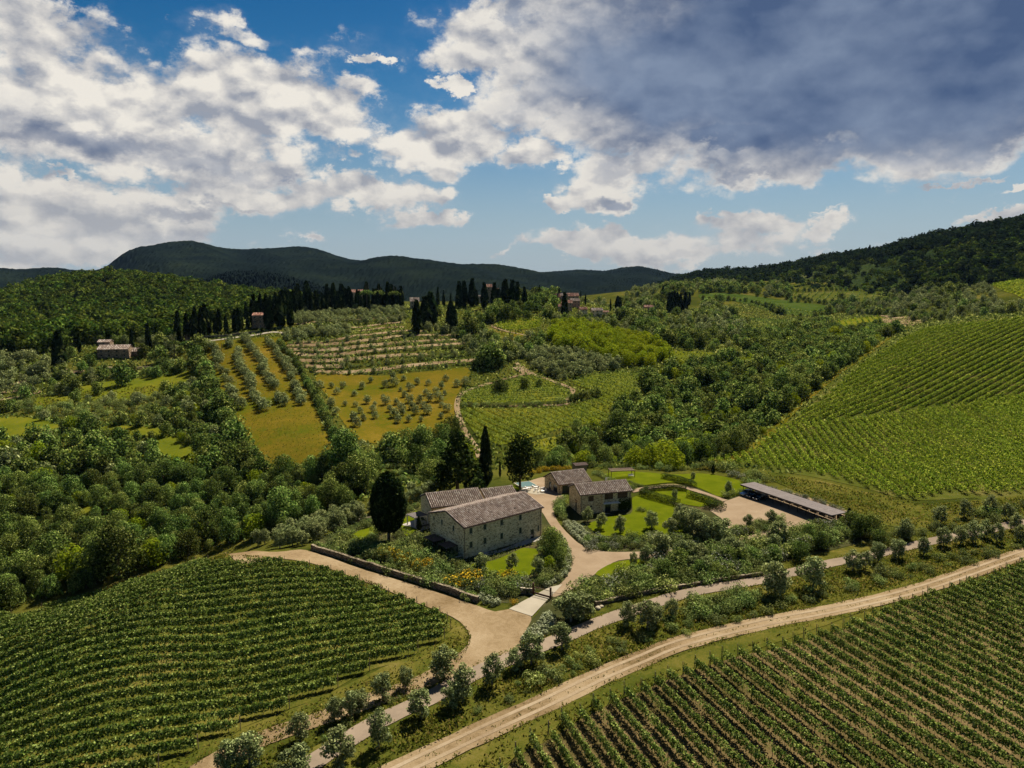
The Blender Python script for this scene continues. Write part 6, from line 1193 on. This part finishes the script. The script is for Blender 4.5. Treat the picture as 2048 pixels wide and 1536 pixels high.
# gate
gA = np.array(G(1068, 1190)[:2]); gB = np.array(G(1101, 1199)[:2]); gd = gB - gA; gl = float(np.linalg.norm(gd)); ga = math.atan2(gd[1], gd[0])
gt = empty('driveway_gate', (gA[0], gA[1], .14), ga); tag(gt, 'rusty brown barred driveway gate between two posts above the concrete apron', 'gate')
for x in (-.15, gl): MB().box(x - .14, x + .14, -.14, .14, -.2, 2.2).build('gate_post', MT['rust'], gt)
MB().box(0.02, gl - .16, -.03, .03, .12, .48).build('bottom_panel', MT['rust'], gt); MB().box(0.02, gl - .16, -.03, .03, 1.42, 1.5).build('top_rail', MT['rust'], gt)
for i in range(16): x = .12 + i * (gl - .3) / 16; MB().box(x - .012, x + .012, -.012, .012, .48, 1.42).build('bar', MT['rust'], gt)
o = empty('side_fence', (*loc(gt, (gl + .35, 0)), .1), ga + .15); tag(o, 'short barred fence to the right of the driveway gate', 'fence')
for x in (0, 2.6): MB().box(x - .05, x + .05, -.05, .05, -.1, 1.5).build('post', MT['rust'], o)
for i in range(10): MB().box(.2 + i * .24, .225 + i * .24, -.012, .012, .1, 1.4).build('bar', MT['rust'], o)
for z in (.1, 1.4): MB().box(.05, 2.55, -.02, .02, z, z + .05).build('rail', MT['rust'], o)
# boundary walls
def stone_wall(label, px, h, th, coping=True, m_='drystone', name='stone_wall', world=None, base=-.6):
    P = smooth_line(GP(px) if world is None else world, 1.6); t = np.gradient(P, axis=0); t /= np.linalg.norm(t, axis=1)[:, None]; n = np.c_[-t[:, 1], t[:, 0]] * th / 2; z = Hxy(P[:, 0], P[:, 1]); r = np.random.default_rng(3)
    top = z + h + r.normal(size=len(P)) * .05; m = MB(); k = len(P)
    vs = [(*(P[i] + s * n[i]), zz) for i in range(k) for s, zz in ((-1, z[i] + base), (1, z[i] + base), (1, top[i]), (-1, top[i]))]
    m.add(vs, [(i * 4 + j, i * 4 + (j + 1) % 4, i * 4 + 4 + (j + 1) % 4, i * 4 + 4 + j) for i in range(k - 1) for j in range(4)] + [(0, 3, 2, 1), (4 * k - 4, 4 * k - 3, 4 * k - 2, 4 * k - 1)])
    me = m.mesh('w'); bm = bmesh.new(); bm.from_mesh(me); bmesh.ops.recalc_face_normals(bm, faces=bm.faces); bm.to_mesh(me); bm.free()
    c = Vector((*P[0], z[0])); ro = empty(name, c); tag(ro, label, 'wall'); me.transform(Matrix.Translation(-c)); link('masonry', me, MT[m_], ro)
    if coping:
        for i in range(k - 1):
            a, b = P[i], P[i] + (P[i + 1] - P[i]) * .96; q = [(*(a - n[i] * 1.12), top[i] + .003), (*(a + n[i] * 1.12), top[i] + .003), (*(b + n[i + 1] * 1.12), top[i + 1] + .003), (*(b - n[i + 1] * 1.12), top[i + 1] + .003)]; hh = .09 + r.random() * .05
            q += [(x, y, zz + hh) for x, y, zz in q]; mm = MB().add(q, [(0, 3, 2, 1), (4, 5, 6, 7), (0, 1, 5, 4), (1, 2, 6, 5), (2, 3, 7, 6), (3, 0, 4, 7)]).mesh('coping_stone'); mm.transform(Matrix.Translation(-c)); link('coping_stone', mm, MT['quoin'], ro)
    return ro
stone_wall('long curving dry-stone retaining wall below the front garden', [(624, 1100), (650, 1108), (690, 1120), (731, 1134), (790, 1152), (841, 1168), (900, 1186), (930, 1198), (957, 1206)], 1.25, .6, False)
stone_wall('low stone wall beside the road right of the gate', [(1190, 1212), (1240, 1200), (1304, 1186), (1380, 1174), (1450, 1162), (1525, 1152)], .8, .5, False)
stone_wall('short pale wall running to the gate post', [(1040, 1189), (1054, 1188), (1065, 1190)], 1.2, .4)
stone_wall('thin pale kerb wall behind the left lawn', [(660, 1062), (700, 1046), (752, 1036)], .5, .35)
stone_wall('low pale parapet beyond the slim cypress', [(944, 985), (958, 978), (968, 975)], .5, .5)
stone_wall('small stone wall at the front corner of the farmhouse', [(892, 1128), (910, 1122), (924, 1120)], .9, .4)
# hedges clipped into shape
def hedge(label, px, h, w, group):
    P = smooth_line(GP(px), .5); t = np.gradient(P, axis=0); t /= np.linalg.norm(t, axis=1)[:, None]; n = np.c_[-t[:, 1], t[:, 0]]; r = np.random.default_rng(len(P)); N_ = len(P) * 130
    k = r.integers(0, len(P), N_); u = r.uniform(-1, 1, N_); v = r.random(N_); face = r.random(N_); lat = np.where(face < .45, u, np.sign(u) * (.92 + .1 * r.random(N_))) * w / 2; zz = np.where(face < .45, 1 + r.normal(size=N_) * .03, v) * h
    p = P[k] + n[k] * lat[:, None] + t[k] * r.uniform(-.3, .3, N_)[:, None]; nr = np.c_[n[k] * np.where(face < .45, 0, np.sign(u))[:, None], np.where(face < .45, 1., .2)] + r.normal(size=(N_, 3)) * .35
    c = Vector((*P[0], float(Hxy(*P[0])))); vq, f = quads(np.c_[p, Hxy(p[:, 0], p[:, 1]) + .15 + zz], nr, .17, r)
    core = MB(); 
    o = link('hedge', np_mesh('hedge', vq - np.array(c), f), LM['hedge'], None, c); tag(o, label, 'hedge', group)
hg = 'clipped hedges round the barn lawns'
hedge('long dark clipped hedge curving between the barn lawns', [(1284, 990), (1300, 996), (1325, 1003), (1355, 1012)], 1.5, 2.2, hg)
hedge('short clipped hedge arm above the curved path', [(1284, 988), (1305, 982), (1340, 980), (1372, 982)], 1.2, 1.4, hg)
hedge('dark hedge running down the upper lawn', [(1326, 957), (1350, 962), (1372, 968), (1388, 976)], 1.4, 1.7, hg)
hedge('clipped hedge beside the gravel court corner', [(1378, 994), (1400, 1000), (1420, 1006), (1440, 1016)], 1.4, 2.2, hg)
hedge('bushy hedge block at the court corner', [(1410, 1014), (1430, 1018), (1446, 1022)], 1.5, 2.6, hg)

# ------------------------------------------------------------------ far buildings
def far_house(name, label, cat, px0, px1, pyb, hpx, ang=12, dep=.8, wall='plaster', roof='tiles_red', rows=2, cols=3, ridge=.28, group=None, hip=False):
    x, y, z = G(px0, pyb); sc = y / F * 1.0; L_ = (px1 - px0) * sc / math.cos(R(ang)); H_ = hpx * sc; ev = H_ * (1 - ridge); W_ = L_ * dep; wins = []
    ww, wh = min(.9, L_ / cols * .35), min(1.3, ev / rows * .45)
    for i in range(cols):
        for j in range(rows): a = L_ * (i + .5) / cols; zc = ev * (j + .55) / rows; wins.append((a - ww / 2, a + ww / 2, zc - wh / 2, zc + wh / 2))
    return house(name, label, cat, (x, y), ang, L_, W_, ev, H_, wins, [], wall, roof, 'dark_wood', .4, True, sx=.9, sy=1.4, gutters=False, shutter=False, group=group)
vg = 'houses of the hill village'
far_house('villa', 'old stone villa with tiled roof on the left hillside', 'villa', 195, 252, 716, 24, 10, .6, 'villa_stone', 'tiles', 2, 4, .3)
far_house('villa_tower', 'square stone tower rising above the left villa roof', 'tower', 196, 219, 707, 26, 10, .9, 'villa_stone', 'tiles', 3, 1, .14)
far_house('annex', 'low tiled annex right of the left villa', 'annex', 257, 282, 712, 15, 10, .7, 'villa_stone', 'tiles', 1, 2, .4)
far_house('tower_house', 'three-storey square stone house with red roof among the cypresses', 'house', 505, 536, 657, 30, 8, .9, 'villa_stone', 'tiles_red', 3, 3, .14)
far_house('manor', 'big ochre manor glimpsed behind the ridge cypresses', 'manor', 700, 735, 612, 32, 5, .6, 'plaster', 'tiles_red', 3, 4, .16)
far_house('small_house', 'little pale house with cupola at the end of the cypress ridge', 'house', 820, 838, 618, 22, 8, .9, 'plaster', 'tiles', 2, 2, .3)
far_house('castle', 'pale square castle on top of the village hill', 'castle', 970, 998, 596, 30, 6, .6, 'plaster', 'tiles_red', 3, 5, .12)
far_house('castle_tower', 'narrow tower at the left end of the castle', 'tower', 971, 984, 596, 38, 6, 1., 'plaster', 'tiles_red', 4, 1, .12)
far_house('pale_house', 'tall pale block among the cypresses below the castle', 'house', 957, 967, 608, 17, 6, 1., 'plaster', 'tiles', 3, 1, .1)
for i, (a, b, c, d, w, l) in enumerate([(1053, 1068, 586, 15, 'plaster', 'lone pink-roofed house above the village'), (1068, 1077, 590, 9, 'plaster', 'small tiled house stepping down from the pink-roofed one'), (1106, 1121, 606, 18, 'plaster_pink', 'red house at the left end of the village'), (1120, 1138, 602, 15, 'plaster_pink', 'rosy house in the back row of the village'), (1136, 1158, 606, 19, 'plaster', 'broad tan house at the village top'),
      (1122, 1144, 619, 18, 'plaster', 'tan village house in the middle row'), (1141, 1160, 613, 15, 'plaster_pink', 'rosy village house in the middle row'), (1116, 1130, 623, 14, 'stone_warm', 'small stone house at the village foot'), (1159, 1175, 629, 14, 'stone', 'low stone house on the village right'), (1183, 1206, 632, 15, 'stone', 'rightmost stone house of the village'), (1206, 1218, 630, 8, 'stone', 'tiny outbuilding right of the village'),
      (1288, 1306, 623, 12, 'plaster_pink', 'rosy ruin in the trees right of the village')]):
    far_house('village_house', l, 'house', a, b, c, d, [8, -6, 14, 4, 10, -4][i % 6], .7, w, 'tiles_red' if i % 3 else 'tiles', 2 if d > 12 else 1, 3, .28, group=vg)
for a, b, c, d, l in ((1690, 1696, 556, 7, 'tiny white house on the right hillside'), (1745, 1757, 552, 6, 'small pale farmhouse on the right slope'), (1610, 1624, 548, 6, 'pink-walled farm on the far right ridge'), (1916, 1928, 560, 5, 'small white barn in the right orchards')):
    far_house('hillside_house', l, 'house', a, b, c, d, 8, .7, 'plaster', 'tiles', 1, 3, .3, group='houses on the right hillside')
stone_wall('long terrace wall below the castle', c5([(640, 388), (760, 378), (800, 380)]), 2.2, .6, False, 'stone', 'terrace_wall')
stone_wall('low pale wall below the left villa garden', c3([(655, 632), (760, 636), (860, 634), (970, 625)]), 1.1, .5, False, 'stone', 'garden_wall')
stone_wall('dark stone wall above the pale road', c3([(1290, 440), (1420, 432), (1560, 415), (1640, 405)]), 1.6, .5, False, 'drystone', 'roadside_wall')
for px, py, h in ((1166, 655, 9.), (444, 712, 7.)):
    x, y, z = G(px, py); o = empty('utility_pole', (x, y, z)); tag(o, 'wooden utility pole below the village' if px > 1000 else 'thin wooden pole in the golden meadow', 'pole'); MB().tube([(0, 0, -.3), (0, 0, h)], .14, 6).build('mast', MT['dark_wood'], o)
    if px > 1000: MB().box(-1, 1, -.06, .06, h - 1, h - .85).build('crossarm', MT['dark_wood'], o)
# boulders by the road entrance
for i, (px, py, s) in enumerate([(1196, 1218, .55), (1203, 1214, .4), (1112, 1282, .3)]):
    x, y, z = G(px, py); r = np.random.default_rng(i); bm = bmesh.new(); bmesh.ops.create_icosphere(bm, subdivisions=2, radius=s)
    for v in bm.verts: v.co *= 1 + r.normal() * .08; v.co.z *= .7
    me = bpy.data.meshes.new('boulder'); bm.to_mesh(me); bm.free(); o = link('boulder', me, MT['quoin'], None, (x, y, z + s * .3)); tag(o, ('pale boulder at the foot of the roadside bank', 'smaller pale rock beside the roadside boulder', 'little rock at the ball-bush bed corner')[i], 'rock')

# ------------------------------------------------------------------ labels: what each thing is near, and its place among its like
LAND = [(778, 1020, 'the broad black cypress', 60), (971, 915, 'the slim black cypress', 30), (1000, 1050, 'the farmhouse', 60), (1205, 1000, 'the stone barn', 50), (1130, 960, 'the poolside loggia', 40), (1590, 1005, 'the long carport', 60), (1085, 1192, 'the driveway gate', 40),
        (1325, 1000, 'the clipped hedge', 40), (520, 645, 'the tower house', 30), (230, 700, 'the left villa', 50), (560, 880, 'the golden meadow', 60), (775, 810, 'the dotted olive field', 80), (1050, 850, 'the middle vineyard', 80), (1480, 1040, 'the gravel court', 50),
        (1700, 850, 'the big right vineyard', 150), (250, 1200, 'the lower left vineyard', 150), (985, 1320, 'the road junction', 40), (1150, 610, 'the hill village', 40), (980, 580, 'the castle', 30), (1250, 700, 'the bright thicket', 60), (360, 900, 'the small clearings', 50),
        (760, 690, 'the pale terraces', 100), (60, 860, 'the left clearing', 60), (1040, 1130, 'the front lawn', 40), (1230, 1135, 'the triangular lawn', 30), (1460, 1250, 'the dirt track bend', 60), (700, 1110, 'the retaining wall', 50), (1900, 1080, 'the road at the right edge', 80), (600, 1500, 'the road at the bottom edge', 80), (1450, 850, 'the ravine', 60), (150, 1080, 'the wood corner', 60), (400, 1050, 'the dark valley wood', 60), (1360, 1055, 'the barn lawn', 40), (1700, 1120, 'the road bend', 50), (700, 600, 'the cypress ridge', 60), (1620, 740, 'the ravine top', 50)]
ORD = 'first second third fourth fifth sixth seventh eighth ninth tenth eleventh twelfth thirteenth fourteenth fifteenth sixteenth seventeenth eighteenth nineteenth twentieth'.split()
def ordw(i):
    if i < 20: return ORD[i]
    if i >= 99: return 'hundred and ' + ordw(i - 100) if i > 99 else 'hundredth'
    t = ['twenty', 'thirty', 'forty', 'fifty', 'sixty', 'seventy', 'eighty', 'ninety'][(i + 1) // 10 - 2]; k = (i + 1) % 10
    return t + '-' + ORD[k - 1] if k else t[:-1] + 'ieth'
def where(px, py):
    b = min(LAND, key=lambda l: math.hypot(px - l[0], (py - l[1]) * 1.4) - l[3] * .5); dx, dy = px - b[0], (py - b[1]) * 1.4
    d = ('left of' if dx < 0 else 'right of') if abs(dx) > abs(dy) else ('above' if dy < 0 else 'below'); return f'{d} {b[2]}'
bk = {}
for o, desc, px, py, g in LABELS: bk.setdefault((desc, where(px, py)), []).append((px, o))
for (desc, w), l in bk.items():
    l.sort(key=lambda t: t[0]); n = len(l)
    for i, (px, o) in enumerate(l):
        if desc.split()[-1].startswith('pushed'): pass
        e = '' if n == 1 else (', leftmost' if i == 0 else ', rightmost' if i == n - 1 else f', {ordw(i)} from the left'); t = f'{desc}, {w}{e}'
        if len(t.split()) > 16: t = f"{desc.replace(' right of the gate', '').replace(' tree', '')}, {w}" + e.replace(' the left', ' left')
        o['label'] = ' '.join(t.split()[:16])
vb = {}
for o, desc, pp, g in VR: vb.setdefault(g, []).append((pp, desc, o))
for g, l in vb.items():
    hor = 'lower left' in g or 'rounded' in g or 'village' in g; l.sort(key=lambda t: -t[0][1] if hor else t[0][0])
    for i, (pp, desc, o) in enumerate(l): o['label'] = f"{desc}, {ordw(i) if i < 95 else 'hindmost'} from the {'near edge' if hor else 'left'}"
print('TOP', len([o for o in COL.objects if o.parent is None]), 'ALL', len(COL.objects))
